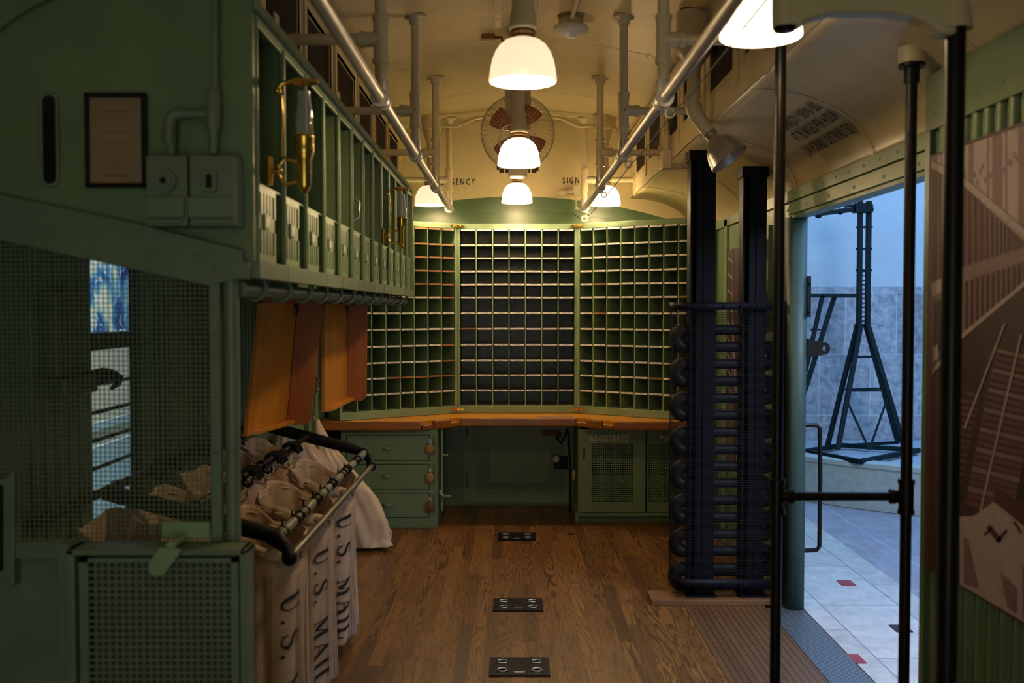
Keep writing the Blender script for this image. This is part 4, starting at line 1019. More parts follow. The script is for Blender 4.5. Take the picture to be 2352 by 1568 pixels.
mb = MB(); mb.sphere((c.x, 8.50, c.z), .032); mb.build('knob', M['white'], t)
t = thing('cord_bracket', 'dark bracket with a hanging looped cord under the desk', 'bracket', (.35, YB-.03, .70))
a = PY(1242, 988, 8.54); b = PY(1284, 1000, 8.54); mb = MB(); mb.box((a.x, 8.53, b.z), (b.x, 8.558, a.z)); mb.sphere((b.x, 8.52, (a.z+b.z)/2-.01), .024); mb.build('bracket_plate', M['rust'], t)
mb = MB(); q = [PY(x, y, 8.5) for x, y in ((1278,1003),(1282,1012),(1288,1017),(1294,1010),(1300,995),(1303,984))]; mb.tube(q, .008, 8); mb.build('cord', M['iron'], t)
mb = MB(); q = [PY(x, y, 8.3) for x, y in ((1303,988),(1305,1000),(1308,1040),(1309,1100),(1309,1180))]; mb.tube(q, .008, 8); tag(mb.build('power_cable', M['iron']), 'black cable running down beside the registered mail cabinet', 'cable')

# floor hatches
def make_hatch(label):
    t = thing('floor_hatch', label, 'floor plate', (0,0,0), 'black floor plates on the centre line')
    w_, d_ = .142, .12; hx, hy = .082, .055; a, b = .026, .028
    mb = MB(); ys = [-d_, -hy-b, -hy+b, hy-b, hy+b, d_]; xs = [-w_, -hx-a, -hx+a, hx-a, hx+a, w_]
    for i in range(5):
        for j in range(5):
            if i in (1, 3) and j in (1, 3): continue
            mb.box((xs[i], ys[j], 0), (xs[i+1], ys[j+1], .008))
    mb.build('plate', M['black'], t, local=True)
    for sx in (-1, 1):
        for sy in (-1, 1):
            mb = MB(); mb.box((sx*hx-a, sy*hy-b, .0005), (sx*hx+a, sy*hy+b, .002), 1)
            if sy > 0: q = [(sx*hx-a*.8, sy*hy-b*.7, .010), (sx*hx+a*.8, sy*hy-b*.7, .010), (sx*hx+a*.8, sy*hy+b*.7, .010), (sx*hx-a*.8, sy*hy+b*.7, .010)]
            else: q = [(sx*hx+a*.9*math.cos(k*PI/6), sy*hy+b*.8*math.sin(k*PI/6), .010) for k in range(12)]
            mb.tube(q, .0035, 6, closed=True, mi=0); mb.build('lift_ring', [M['steel'], M['glossdark']], t, local=True)
    mb = MB(); mb.box((-.025, -.085, .008), (.025, -.074, .0095)); mb.build('name_plate', M['steel'], t, local=True)
    return t
h = None
for (y, lab) in ((4.67, 'nearest black floor plate at the bottom edge of the picture'), (5.66, 'middle black floor plate with four lift rings'), (7.38, 'farthest black floor plate close to the desk')):
    t = h = make_hatch(lab) if h is None else copy_tree(h); t['label'] = lab; t.location = (.035, y, 0)
mb = MB(); c = PZ(1312, 1227, 0); mb.lathe([(.0,.002),(.02,.002),(.022,0)], (c.x, c.y, 0), 16); tag(mb.build('floor_bolt', M['iron']), 'small dark round bolt in the floor near the cabinet', 'bolt')
mb = MB(); mb.box((.80, 5.66, 0), (1.555, 5.86, .032)); tag(mb.build('floor_batten', M['batten'], bevel=.003), 'worn wooden sill batten under the black pipe heater', 'batten')

# ================================================================== pipe heater with wire guard
ht = thing('pipe_heater', 'tall black serpentine pipe heater in a wire guard beside the door', 'heater', (1.25, 5.79, .032))
for (a, b, side) in ((1583, 1640, 0), (1703, 1756, 1)):
    xa, xb = PY(a, 1000, 5.74).x, PY(b, 1000, 5.74).x; zt = PY(a, 345, 5.74).z if side == 0 else 2.515
    mb = MB(); mb.box((xa, 5.74, .04), (xa+.012, 5.84, zt)).box((xa+.035, 5.73, .04), (xb, 5.742, zt)).box((xa+.035, 5.742, .04), (xa+.048, 5.85, zt)).box((xb-.012, 5.742, .04), (xb, 5.85, zt)).box((xa+.075, 5.722, .04), (xa+.082, 5.73, zt)).box((xa, 5.838, .04), (xb, 5.85, zt))
    mb.box((xa-.01, 5.70, .032), (xb+.01, 5.86, .045)); mb.box((xa-.01, 5.72, zt-.06), (xb+.01, 5.86, zt))
    for z in (.3, .7, 1.05, 1.4): mb.cyl((xa+.055, 5.732, z), (xa+.055, 5.724, z), .010, 10)
    mb.build('post', M['black'], ht)
sp = 39.35*5.80/F; zc0 = PY(1176, 757, 5.80).z; zbars = [zc0 - sp*k for k in range(16)]
xl, xr = 1.005, 1.475; r = .030
for k in range(16):
    mb = MB(); mb.cyl((xl, 5.80, zbars[k]), (xr, 5.80, zbars[k]), r, 16); mb.build('heating_pipe', M['iron'], ht)
for k in range(15):
    zc = (zbars[k]+zbars[k+1])/2; left = (k % 2 == 0); cx, sg = (xl, -1) if left else (xr, 1)
    mb = MB(); pts = [(cx+sg*(sp/2)*math.sin(PI*q/12)*1.0, 5.80, zc+(sp/2)*math.cos(PI*q/12)) for q in range(13)]
    mb.tube(pts, r*1.32, 14); mb.cyl((cx-sg*.03, 5.80, zbars[k]), (cx, 5.80, zbars[k]), r*1.14, 16); mb.cyl((cx-sg*.03, 5.80, zbars[k+1]), (cx, 5.80, zbars[k+1]), r*1.14, 16)
    mb.build('return_bend', M['iron'], ht)
gy0, gy1, gx0, gx1 = 5.665, 5.935, .925, 1.555; rr = .11
def gpath(n_=10):
    pts = [(gx1, gy0)]
    pts += [(gx0+rr-rr*math.sin(PI/2*k/n_), gy0+rr-rr*math.cos(PI/2*k/n_)) for k in range(n_+1)]
    pts += [(gx0+rr-rr*math.cos(PI/2*k/n_), gy1-rr+rr*math.sin(PI/2*k/n_)) for k in range(n_+1)]
    return pts + [(gx1, gy1)]
gp = gpath()
for (z0, z1, nmn) in ((1.695, 1.738, 'top_band'), (.095, .150, 'bottom_band')):
    mb = MB(); b0 = len(mb.v)
    for (x, y) in gp: mb.v.append((x, y, z0)); mb.v.append((x, y, z1))
    for i in range(len(gp)-1): mb.quad((b0+2*i, b0+2*i+2, b0+2*i+3, b0+2*i+1), 0, True)
    for k in range(6): mb.rivet((1.0+k*.1, gy0-.004, (z0+z1)/2), .006, (0,-1,0))
    mb.build(nmn, M['black'], ht, solid=.006)
mb = MB(); nz = int((1.70-.13)/.0128)
for k in range(nz): z = .13+.0128*k; mb.tube([(x, y, z) for x, y in gp], .0009, 3, cap=False)
L = [0]
for i in range(len(gp)-1): L.append(L[-1]+math.dist(gp[i], gp[i+1]))
nv = int(L[-1]/.0128)
for k in range(nv+1):
    s = L[-1]*k/nv; i = max(j for j in range(len(gp)-1) if L[j] <= s+1e-9); t_ = (s-L[i])/(L[i+1]-L[i]); x = gp[i][0]*(1-t_)+gp[i+1][0]*t_; y = gp[i][1]*(1-t_)+gp[i+1][1]*t_
    mb.tube([(x, y, .12), (x, y, 1.71)], .0009, 3, cap=False)
tag(mb.build('wire_guard', M['wire_bk'], ht), 'fine black wire mesh guard')
mb = MB(); mb.box((1.545, 5.66, .10), (1.556, 5.70, 1.74)); 
for k in range(7): mb.rivet((1.55, 5.66, .3+.2*k), .006, (0,-1,0))
mb.build('side_angle', M['black'], ht)

# ================================================================== black stanchions by the door
t = thing('stanchion_rail', 'two thin black posts joined by a waist high bar before the door', 'stanchion', (1.13, 3.4, 0))
ps = []
for (px, nmn, zt) in ((1788, 'post', 2.66), (2087, 'post', None)):
    p = PY(px, 700, 3.40); x = p.x
    if zt is None: zt = vault_z(x-XC)-.035
    mb = MB(); mb.cyl((x, 3.4, 0), (x, 3.4, zt), .019, 20); mb.build('post', M['blackpipe'], t); ps.append(x)
    z = PY(px, 1140, 3.4).z; mb = MB(); mb.cyl((x, 3.4, z-.05), (x, 3.4, z+.05), .025, 20); mb.cyl((x, 3.4, z-.06), (x, 3.4, z-.045), .028, 20); mb.cyl((x, 3.4, z+.045), (x, 3.4, z+.06), .028, 20)
    s = 1 if px == 1788 else -1; mb.cyl((x, 3.4, z), (x+s*.05, 3.4, z), .022, 16); mb.cyl((x+s*.04, 3.4, z), (x+s*.055, 3.4, z), .026, 16); mb.build('tee_fitting', M['blackpipe'], t)
mb = MB(); mb.cyl((ps[0]+.03, 3.4, z), (ps[1]-.03, 3.4, z), .0155, 16); mb.build('cross_bar', M['blackpipe'], t)
x = ps[1]; zt = vault_z(x-XC); mb = MB(); mb.cyl((x, 3.4, zt-.12), (x, 3.4, zt-.055), .026, 20); mb.cyl((x, 3.4, zt-.068), (x, 3.4, zt-.055), .044, 24); mb.build('flange', M['blackpipe'], t)
mb = MB(); mb.cyl((x, 3.4, zt-.055), (x, 3.4, zt+.0), .043, 24); mb.build('flange_pad', M['cream_pipe'], t)
mb = MB(); mb.cyl((ps[0], 3.4, 2.655), (ps[0], 3.4, 2.68), .03, 20); mb.build('end_cap', M['cream_pipe'], t)

t = thing('post_bracket', 'cream arched ceiling bracket with two sockets at the top right', 'bracket', (.95, 2.5, 2.4))
def B2(px, py): p = PY(px, py, 2.46); return (p.x, 2.46, p.z)
o_ = [(1790,-90),(1790,40),(1838,60),(1862,42),(1915,28),(2040,28),(2100,38),(2130,52),(2160,78),(2200,78),(2215,-90)]
mb = MB(); mb.prism([B2(*q) for q in o_], (0, .06, 0)); mb.build('arch', M['cream_pipe'], t, bevel=.012, seg=3)
c1 = PY(1802, 30, 2.49); c2 = PY(2190, 30, 2.49)
mb = MB(); mb.lathe([(.030,-.035),(.031,0),(.031,.35)], (c1.x, 2.49, c1.z), 24); mb.build('socket', M['cream_pipe'], t)
mb = MB(); mb.lathe([(.0,-.047),(.026,-.045),(.030,-.036),(.030,-.03)], (c1.x, 2.49, c1.z), 24); tag(mb.build('end_plug', M['blackpipe'], t), 'black end plug')
mb = MB(); mb.lathe([(.044,-.042),(.045,-.03),(.034,.03),(.032,.35)], (c2.x, 2.49, c2.z), 24); mb.build('socket', M['cream_pipe'], t)
mb = MB(); mb.cyl((c2.x+.006, 2.49, 0), (c2.x+.006, 2.49, c2.z-.03), .0245, 24); tag(mb.build('door_post_pole', M['blackpipe']), 'thick black pole nearest the viewer on the right', 'pole')

# ================================================================== gooseneck spot lamp
t = thing('spot_lamp', 'bare metal spot lamp on a bent cream pipe below the right roof', 'lamp', (.95, 5.1, 2.3))
Yg = 5.12; g0 = PY(1593, 190, Yg); g1 = PY(1590, 225, Yg); g2 = PY(1598, 262, Yg); g3 = PY(1630, 305, Yg-.03); g4 = PY(1645, 322, Yg-.05)
gx = min(.965, g0.x)
mb = MB(); mb.tube([(gx, Yg, 3.2), (gx, Yg, g1.z)], .034, 18); mb.build('stem', M['cream_pipe'], t)
mb = MB(); mb.tube([(gx, Yg, g1.z+.02), g1, (g1.x, Yg, (g1.z+g2.z)/2), g2, lerp(g2, g3, .5), g3], [.040,.040,.040,.039,.036,.034], 18); mb.build('elbow', M['cream_pipe'], t)
ax = (PY(1667, 354, Yg-.06) - g3).normalized(); rot = Vector((0,0,-1)).rotation_difference(ax).to_matrix()
mb = MB(); prof = [(.030,.0),(.033,-.012),(.030,-.03),(.034,-.038),(.055,-.055),(.078,-.085),(.094,-.125),(.104,-.170),(.106,-.172),(.102,-.168),(.090,-.125),(.074,-.088),(.052,-.060)]
mb.lathe(prof, g3, 32, M=rot); tag(mb.build('reflector', M['steel'], t), 'polished metal reflector')
mb = MB(); mb.lathe([(.0,-.10),(.02,-.095),(.028,-.07),(.02,-.045)], g3, 16, M=rot); mb.build('bulb', M['white'], t)
mb = MB(); cz = ceil_z(.93); mb.lathe([(.036,-.30),(.042,-.27),(.075,-.22),(.095,-.19),(.098,-.17),(.090,-.165),(.090,-.02),(.09,0)], (gx, Yg, cz), 28); mb.build('ceiling_mount', M['cream_pipe'], t)
# conduit and small box on the far right clerestory wall
t = thing('wall_conduit', 'thin cream conduit with clips running down the right clerestory wall', 'conduit', (CR-.03, 6.4, 2.6))
Yc = 6.35
mb = MB(); mb.cyl((CR-.035, Yc, 2.78), (CR-.035, Yc, 3.17), .016, 12); mb.cyl((CR-.035, Yc, 2.64), (CR-.035, Yc, 2.80), .024, 14); mb.build('pipe', M['cream_pipe'], t)
mb = MB(); mb.box((CR-.075, Yc-.05, 2.585), (CR-.012, Yc+.05, 2.70)); mb.box((CR-.075, Yc+.05, 2.60), (CR+.15, Yc+.085, 2.63)); mb.build('box', M['cream_pipe'], t, bevel=.006)

# stencil on the vault
mb = MB()
def vtext(body, s0, yl, h):    # reads towards the viewer (-Y), letters' tops up the vault
    def fn(a, b):
        # arc-length downwards along the vault from the clerestory
        s = s0 - b; t_ = max(0.001, s); ang = 0; L_ = 0
        k = 0; px_, pz_ = vpt(1, 0)
        while k < 400:
            k += 1; nx, nz = vpt(1, k/400); L_ += math.hypot(nx-px_, nz-pz_); px_, pz_ = nx, nz
            if L_ >= t_: break
        return (px_-.010, yl - a, pz_-.012)
    text_mb(mb, body, h, fn, narrow=.52, spacing=1.34, bold=.003)
a = PX(1800, 300, 1.30); 
vtext('CAPACITY 30500 LBS', .345, 4.90, .088); vtext('AT 85 MILES PER HOUR', .435, 4.96, .088); vtext('(UNIFORMLY DISTRIBUTED)', .525, 5.03, .084)
ob = mb.build('stencilled_lettering', M['stencil'], ceiling)
# ================================================================== overhead pigeonhole cabinet on the left
XO = -.70; ZT = 2.522; ZP0 = 1.835; ZP1 = 2.045; Y0 = 2.745; BAY = .3262; NB = 13; YE = Y0 + BAY*NB
oc = thing('overhead_cabinet', 'long green overhead cabinet of tall pigeonholes with slotted label plates', 'cabinet', (-1.05, 4.8, 1.785))
mb = MB()
mb.box((XL+.01, Y0, ZT-.02), (XO-.02, YE, ZT)).hexa([(XL+.01,Y0,1.925),(XO-.01,Y0,1.785),(XO-.01,YE,1.785),(XL+.01,YE,1.925),(XL+.01,Y0,1.945),(XO-.01,Y0,1.805),(XO-.01,YE,1.805),(XL+.01,YE,1.945)]).box((-1.06, Y0, 1.87), (-1.04, YE, ZT)).box((XL+.01, YE-.015, 1.93), (XO, YE, ZT)).box((XO-.3, YE-.015, 1.80), (XO, YE, 1.93))
mb.build('carcass', M['green'], oc)
mb = MB(); mb.box((XO-.025, Y0-.02, ZT-.012), (XO+.012, YE+.005, ZT+.016)); mb.box((XO-.012, Y0-.02, ZT-.045), (XO, YE, ZT-.01)); mb.build('top_moulding', M['green_lt'], oc, bevel=.003)
mb = MB(); mb.box((XO-.01, Y0-.03, 1.783), (XO+.014, YE, ZP0-.004)); 
for k in range(1, NB): mb.box((XO+.014, Y0+BAY*k-.006, 1.785), (XO+.0155, Y0+BAY*k+.006, ZP0-.006), 1)
mb.build('bottom_rail', [M['green_teal'], M['green_lt']], oc, bevel=.002)
for k in range(NB+1):
    y = Y0 + BAY*k; mb = MB(); mb.box((-1.04, y-.006, 1.86), (XO-.005, y+.006, ZT-.02)); mb.cyl((XO-.004, y, ZP0), (XO-.004, y, ZT-.03), .0105, 10); mb.build('divider', M['green'], oc)
for k in range(NB):
    ya = Y0+BAY*k+.014; yb = ya + BAY*.66; x = XO-.003
    def S(u, z0, z1, u1, mb): mb.box((x-.006-.03*0, ya+(yb-ya)*u, z0), (x, ya+(yb-ya)*u1, z1))
    mb = MB(); nsl = 5; ed = .08
    zb_, zm0, zm1, zt_ = ZP0+.02, ZP0+.088, ZP0+.128, ZP1-.018
    S(0, ZP0, zb_, 1, mb); S(0, zm0, zm1, 1, mb); S(0, zt_, ZP1, 1, mb); S(0, zb_, zt_, ed, mb); S(1-ed, zb_, zt_, 1, mb)
    for q in range(1, nsl):
        u = ed + (1-2*ed)*q/nsl; S(u-.052, zb_, zm0, u+.052, mb); S(u-.052, zm1, zt_, u+.052, mb)
    p = mb.build('slotted_plate', M['green_lt'], oc)
    mb = MB(); mb.box((x, ya+.06, zm0+.004), (x+.008, ya+.115, zm1+.004)); mb.box((x+.008, ya+.068, zm0+.012), (x+.0085, ya+.105, zm1-.004), 1); h_ = mb.build('label_holder', [M['green_lt'], M['white']], p)
    mb = MB(); mb.box((x-.04, ya, ZP1), (XO-.006, Y0+BAY*(k+1)-.01, ZP1+.006)); mb.build('plate_ledge', M['green'], oc)
    mb = MB(); mb.box((-.96, ya-.01, ZP1+.006), (-.95, ya+.17, ZT-.03)); mb.box((-.86, ya+.235, 1.83), (-.84, ya+.27, ZT-.03), 1); mb.build('inner_leaf', [M['green_dk'], M['rust']], oc)
mb = MB(); mb.cyl((XO-.05, Y0, 1.755), (XO-.05, YE, 1.755), .022, 14); mb.build('pouch_rail', M['green_teal'], oc)
for k in range(NB):
    y = Y0+.18+BAY*k; mb = MB(); mb.tube([(XO-.055+.034*math.cos(a), y, 1.765+.040*math.sin(a)) for a in [2*PI*q/14 for q in range(14)]], .007, 6, closed=True); mb.build('rail_hanger', M['green_teal'], oc)
mb = MB(); y = PX(812, 520, XO).y; z = PX(812, 483, XO).z; mb.tube([(XO+.0, y, z+.05), (XO+.025, y, z+.04), (XO+.025, y, z-.03), (XO, y, z-.045)], .006, 8); tag(mb.build('pull_handle', M['steel'], oc), 'small bright pull handle')

# brass reading lamps
def brass_lamp(label):
    t = thing('oil_lamp', label, 'lamp', (0,0,0), 'brass wall lamps on the overhead cabinet')  # origin at the bottom of the body; wall is at x=-.11
    mb = MB(); mb.lathe([(0,-.006),(.008,-.004),(.013,.004),(.019,.016),(.0195,.092),(.022,.096),(.022,.102),(.025,.108),(.0265,.120),(.0255,.150),(.027,.154),(.027,.160),(.020,.163)], n=24); mb.build('burner_body', M['brass'], t, local=True)
    mb = MB(); mb.lathe([(.0245,.158),(.0255,.175),(.025,.205),(.022,.235),(.0175,.258),(.017,.284)], n=24); tag(mb.build('chimney', M['glass'], t, local=True), 'clear glass chimney')
    mb = MB(); mb.tube([(-.02,0,.085), (-.055,0,.095), (-.072,0,.075), (-.072,0,.045), (-.055,0,.020), (-.02,0,.030)], .0055, 10); mb.sphere((-.072,0,.06), .009); mb.cyl((-.10,0,.02), (-.10,0,.10), .009, 12); mb.cyl((-.10,0,.06), (-.07,0,.06), .006, 10); mb.build('bracket', M['brass'], t, local=True)
    mb = MB(); mb.tube([(-.062,-.012,.10), (-.058,-.012,.20), (-.062,-.012,.27)], .003, 8); mb.tube([(-.075,0,.285), (-.065,0,.305), (-.02,0,.318), (.04,0,.312)], .006, 8); mb.sphere((-.075,0,.286), .011); mb.build('shade_arm', M['brass'], t, local=True)
    mb = MB(); mb.lathe([(.034,.306),(.02,.314),(0,.317)], (.0,0,0), 20); mb.build('smoke_bell', M['brass'], t, local=True)
    return t
l1 = brass_lamp('nearest brass lamp with glass chimney on the overhead cabinet'); p = PX(700, 441, -.59); l1.location = (-.59, p.y, p.z)
l2 = copy_tree(l1); l2['label'] = 'farther brass lamp with glass chimney at the end of the overhead cabinet'; p = PX(923, 568, -.59); l2.location = (-.59, p.y, p.z)

# ================================================================== mesh partition at the near left
YS = 2.695
def Q(px, py, Y=None): return PY(px, py, YS if Y is None else Y)
ps_ = thing('mesh_screen', 'green wire mesh screen with sloping top rail at the near left', 'screen', (-1.1, YS, 1.06))
mb = MB()
def quadz(pts, y0, y1, mi=0): mb.prism([(Q(a, b).x, y0, Q(a, b).z) for a, b in pts], (0, y1-y0, 0), mi)
quadz([(-120,421),(329,516.6),(560,575),(560,600),(575,604),(575,642),(548,641),(482,656),(210,597),(-120,524)][::-1], 2.675, 2.705)
for a, b in ((78,516),(169,527),(262,562),(356,579),(455,587),(350,618),(228,582),(498,615)): mb.rivet((Q(a, b).x, 2.675, Q(a, b).z), .006, (0,-1,0))
mb.build('top_rail', M['green_teal'], ps_, bevel=.003)
mb = MB(); a = Q(484, 640); b = Q(514, 1262); mb.box((a.x, 2.68, b.z), (b.x, 2.705, Q(500, 610).z)); [mb.rivet((Q(499, b_).x, 2.68, Q(499, b_).z), .006, (0,-1,0)) for b_ in (767, 910, 1039, 1155)]; mb.build('mullion', M['green_teal'], ps_, bevel=.002)
mb = MB(); c = Q(532, 900); mb.cyl((c.x, 2.70, Q(532, 1262).z), (c.x, 2.70, Q(532, 618).z), .0205, 20); mb.build('post', M['green_teal'], ps_)
mb = MB(); a = Q(-80, 1243); b = Q(500, 1262); mb.box((a.x, 2.68, b.z-.02), (b.x, 2.705, a.z)); mb.build('bottom_rail', M['green_teal'], ps_, bevel=.002)
mb = MB(); step = .01305; xa = Q(-80, 900).x; xb = Q(486, 900).x; zl = Q(0, 1246).z
k = 0
while xa + k*step < xb:
    x = xa + k*step; px = 1176 + x*F/YS; zt = Q(px, 540+px*.235 if px > 0 else 530).z; mb.box((x-.0012, 2.693, zl), (x+.0012, 2.695, zt)); k += 1
k = 0
while zl + k*step < Q(0, 520).z:
    z = zl + k*step; 
    # left to right until the sloping rail
    py = 709 + (EYE - z)*F/YS; xr_ = xb if py > 640 else Q(max(-80, (py-530)/.235), py).x
    if xr_ > xa + .02: mb.box((xa, 2.691, z-.0012), (xr_, 2.693, z+.0012))
    k += 1
mb.build('wire_mesh', M['wire'], ps_)
mb = MB(); mb.prism([(Q(a, b).x, 2.655, Q(a, b).z) for a, b in ((383,1192),(490,1192),(490,1228),(383,1228))][::-1], (0, .02, 0))
for a, b in ((395,1216),(432,1221),(470,1216)): mb.rivet((Q(a, b, 2.66).x, 2.655, Q(a, b, 2.66).z), .005, (0,-1,0))
lt = mb.build('latch_plate', M['green_lt'], ps_, bevel=.002)
mb = MB(); mb.prism([(Q(a, b).x, 2.545, Q(a, b).z) for a, b in ((408,1228),(457,1230),(452,1244),(420,1287),(398,1291),(385,1280),(386,1262))][::-1], (0, .012, 0)); mb.cyl((Q(432,1230).x, 2.556, Q(432,1226).z), (Q(432,1230).x, 2.66, Q(432,1226).z), .012, 12); mb.build('latch_lever', M['green_lt'], ps_, bevel=.003)

lc = thing('mesh_cabinet', 'low green cabinet with a coarse mesh door at the bottom left', 'cabinet', (-.92, 2.64, 0))
YC = 2.58
def C(px, py): return PY(px, py, YC)
xa, xb, zt = C(150, 1262).x, C(564, 1262).x, C(150, 1262).z
mb = MB(); mb.box((xa, YC, 0), (C(170,1300).x, 2.675, zt)).box((C(549,1300).x, YC, 0), (xb, 2.675, zt)).box((xa, YC, C(0,1276).z), (xb, 2.675, zt)).box((xa, 2.66, 0), (xb, 2.675, zt)).box((xa, YC, 0), (xb, 2.675, .06)); mb.build('carcass', M['green_teal'], lc, bevel=.004)
mb = MB(); a, b, c, d = C(176,1284), C(544,1284), C(197,1294), C(527,1294); y0, y1 = 2.592, 2.606
mb.box((a.x, y0, .065), (c.x, y1, a.z)).box((d.x, y0, .065), (b.x, y1, a.z)).box((a.x, y0, c.z), (b.x, y1, a.z)).box((a.x, y0, .065), (b.x, y1, .12)); dr_ = mb.build('door', M['green_teal'], lc)
mb = MB(); n_ = 21; nz = int((c.z-.12)/.0172)
for k in range(1, n_): x = c.x+(d.x-c.x)*k/n_; mb.box((x-.0032, y0+.004, .12), (x+.0032, y0+.008, c.z))
for k in range(1, nz): z = .12+(c.z-.12)*k/nz; mb.box((c.x, y0+.002, z-.0032), (d.x, y0+.006, z+.0032))
mb.build('door_mesh', M['wire'], dr_)
mb = MB(); mb.box((xa-.035, 2.62, 0), (xa-.005, 2.70, zt+.005)); mb.build('side_stile', M['green_teal'], lc)
# dark opening with bevelled green frame at the left edge
t = thing('wall_hatch', 'dark hatch opening in a green frame at the far left edge', 'hatch', (-1.36, 2.68, .9))
def H(px, py): p = PY(px, py, 2.68); return (p.x, 2.67, p.z)
mb = MB(); mb.prism([H(*q) for q in ((-80,1098),(14,1098),(36,1078),(36,1345),(14,1322),(-80,1322))][::-1], (0, .035, 0)); mb.build('frame', M['green_teal'], t, bevel=.003)
mb = MB(); mb.prism([(x, 2.666, z) for x, _, z in (H(*q) for q in ((-80,1112),(12,1112),(12,1308),(-80,1308)))][::-1], (0, .006, 0)); tag(mb.build('opening', M['glossdark'], t), 'black opening')

# framed certificate, switch boxes and conduit on the partition
YW = 2.70
t = thing('picture_frame', 'black framed certificate on the dark green partition', 'picture', (-1.08, YW, 2.2))
a, b = Q(195, 214), Q(338, 431); mb = MB(); w_ = .012
mb.box((a.x, 2.685, b.z), (a.x+w_, 2.708, a.z)).box((b.x-w_, 2.685, b.z), (b.x, 2.708, a.z)).box((a.x, 2.685, b.z), (b.x, 2.708, b.z+w_)).box((a.x, 2.685, a.z-w_), (b.x, 2.708, a.z)); mb.build('frame', M['blackpipe'], t, bevel=.003)
mb = MB(); mb.box((a.x+w_, 2.695, b.z+w_), (b.x-w_, 2.706, a.z-w_)); pg = mb.build('certificate', M['paper'], t)
mb = MB(); cxm = (a.x+b.x)/2
for (fz, hw, th) in ((.10,.036,.0008),(.19,.030,.0018),(.27,.006,.0008),(.34,.012,.0008),(.41,.040,.0008),(.52,.030,.0008),(.59,.010,.0008),(.65,.020,.0008),(.72,.012,.0008),(.79,.024,.0008),(.87,.034,.0016)):
    z = a.z - (a.z-b.z)*fz
    x = cxm-hw; q = 0
    while x < cxm+hw: L_ = .004+.006*random.random(); mb.box((x, 2.6945, z-th), (min(x+L_, cxm+hw), 2.695, z+th)); x += L_+.002
mb.build('written_lines', M['rust'], pg)
t = thing('switch_box', 'pair of green electrical switch boxes with conduit on the partition', 'switch box', (-.87, YW, 1.92))
for (x0_, x1_, dial) in ((334, 431, True), (434, 541, False)):
    a, b = PY(x0_, 356, 2.62), PY(x1_, 519, 2.62); mb = MB(); mb.box((a.x, 2.62, b.z), (b.x, 2.71, a.z)); bx = mb.build('box', M['green_teal'], t, bevel=.004)
    m0, m1 = PY(x0_-2, 452, 2.61), PY(x1_-8, 500, 2.61); mb = MB(); mb.box((m0.x, 2.606, m1.z), (m1.x, 2.622, m0.z)); mb.box((m0.x+.008, 2.610, m1.z-.012), (m1.x-.008, 2.622, m1.z-.003)); mb.build('lower_cover', M['green_teal'], bx, bevel=.002)
    mb = MB()
    if dial: c = PY(377, 415, 2.61); mb.cyl((c.x, 2.622, c.z), (c.x, 2.606, c.z), .031, 28); mb.cyl((c.x, 2.606, c.z), (c.x, 2.602, c.z), .023, 28); mb.cyl((c.x, 2.602, c.z), (c.x, 2.596, c.z), .008, 12, 1)
    else: c = PY(480, 416, 2.61); mb.box((c.x-.018, 2.608, c.z-.027), (c.x+.018, 2.622, c.z+.027)); mb.box((c.x-.007, 2.603, c.z-.018), (c.x+.008, 2.609, c.z+.018), 1)
    mb.build('dial' if dial else 'toggle', [M['green_teal'], M['glossdark']], bx, bevel=.002)
yk = 2.665
def K(px, py): return PY(px, py, yk)
mb = MB(); mb.cyl(K(489, 353), K(491, 325), .011, 16); mb.tube([K(490,328), K(490,300), K(489,290), K(489,215), K(493,200)], [.012,.014,.020,.020,.013], 16); mb.cyl(K(493,205), K(494,-60), .0095, 16); mb.cyl(K(489,262), K(415,262), .012, 16); mb.tube([K(430,262), K(405,262), K(394,268), K(390,285), K(389,325), K(393,335)], [.014,.016,.018,.018,.018,.011], 16); mb.cyl(K(393,330), K(394,356), .011, 16); mb.build('conduit', M['green_teal'], t)

# dark hook and lined frames on the left wall behind the mesh
t = thing('wall_hook', 'dark swivelling hook on a green bracket beside the barred window', 'hook', (XL+.05, 3.3, 1.5))
h0 = PX(165, 866, XL+.04); mb = MB(); pp = [PY(x, y, 3.42) for x, y in ((160,872),(190,872),(215,868),(240,862),(258,862),(272,868),(270,880),(255,893))]
mb.tube(pp, [.030,.030,.030,.028,.022,.018,.014,.005], 12); mb.build('hook', M['black'], t)
mb = MB(); a = PX(110, 740, XL+.03); b = PX(170, 860, XL+.03); mb.box((XL, a.y, b.z), (XL+.06, b.y, a.z+.10)); mb.box((XL, a.y-.02, b.z-.06), (XL+.09, b.y+.05, b.z)); mb.build('bracket', M['green_dk'], t, bevel=.006)
t = thing('wall_frame', 'small dark frame with pale line on the left wall behind the mesh', 'frame', (XL+.01, 3.2, 1.7))
a = PX(90, 678, XL+.01); b = PX(182, 742, XL+.01); mb = MB(); mb.box((XL, a.y, b.z), (XL+.012, b.y, a.z)); mb.build('backing', M['green_deep'], t)
mb = MB(); z = PX(140, 719, XL+.01).z; mb.box((XL+.012, a.y+.05, z-.003), (XL+.016, b.y-.02, z+.003)); mb.box((XL+.012, a.y+.05, z+.01), (XL+.014, b.y-.02, a.z-.015), 1); mb.build('card', [M['paper'], M['rust']], t)

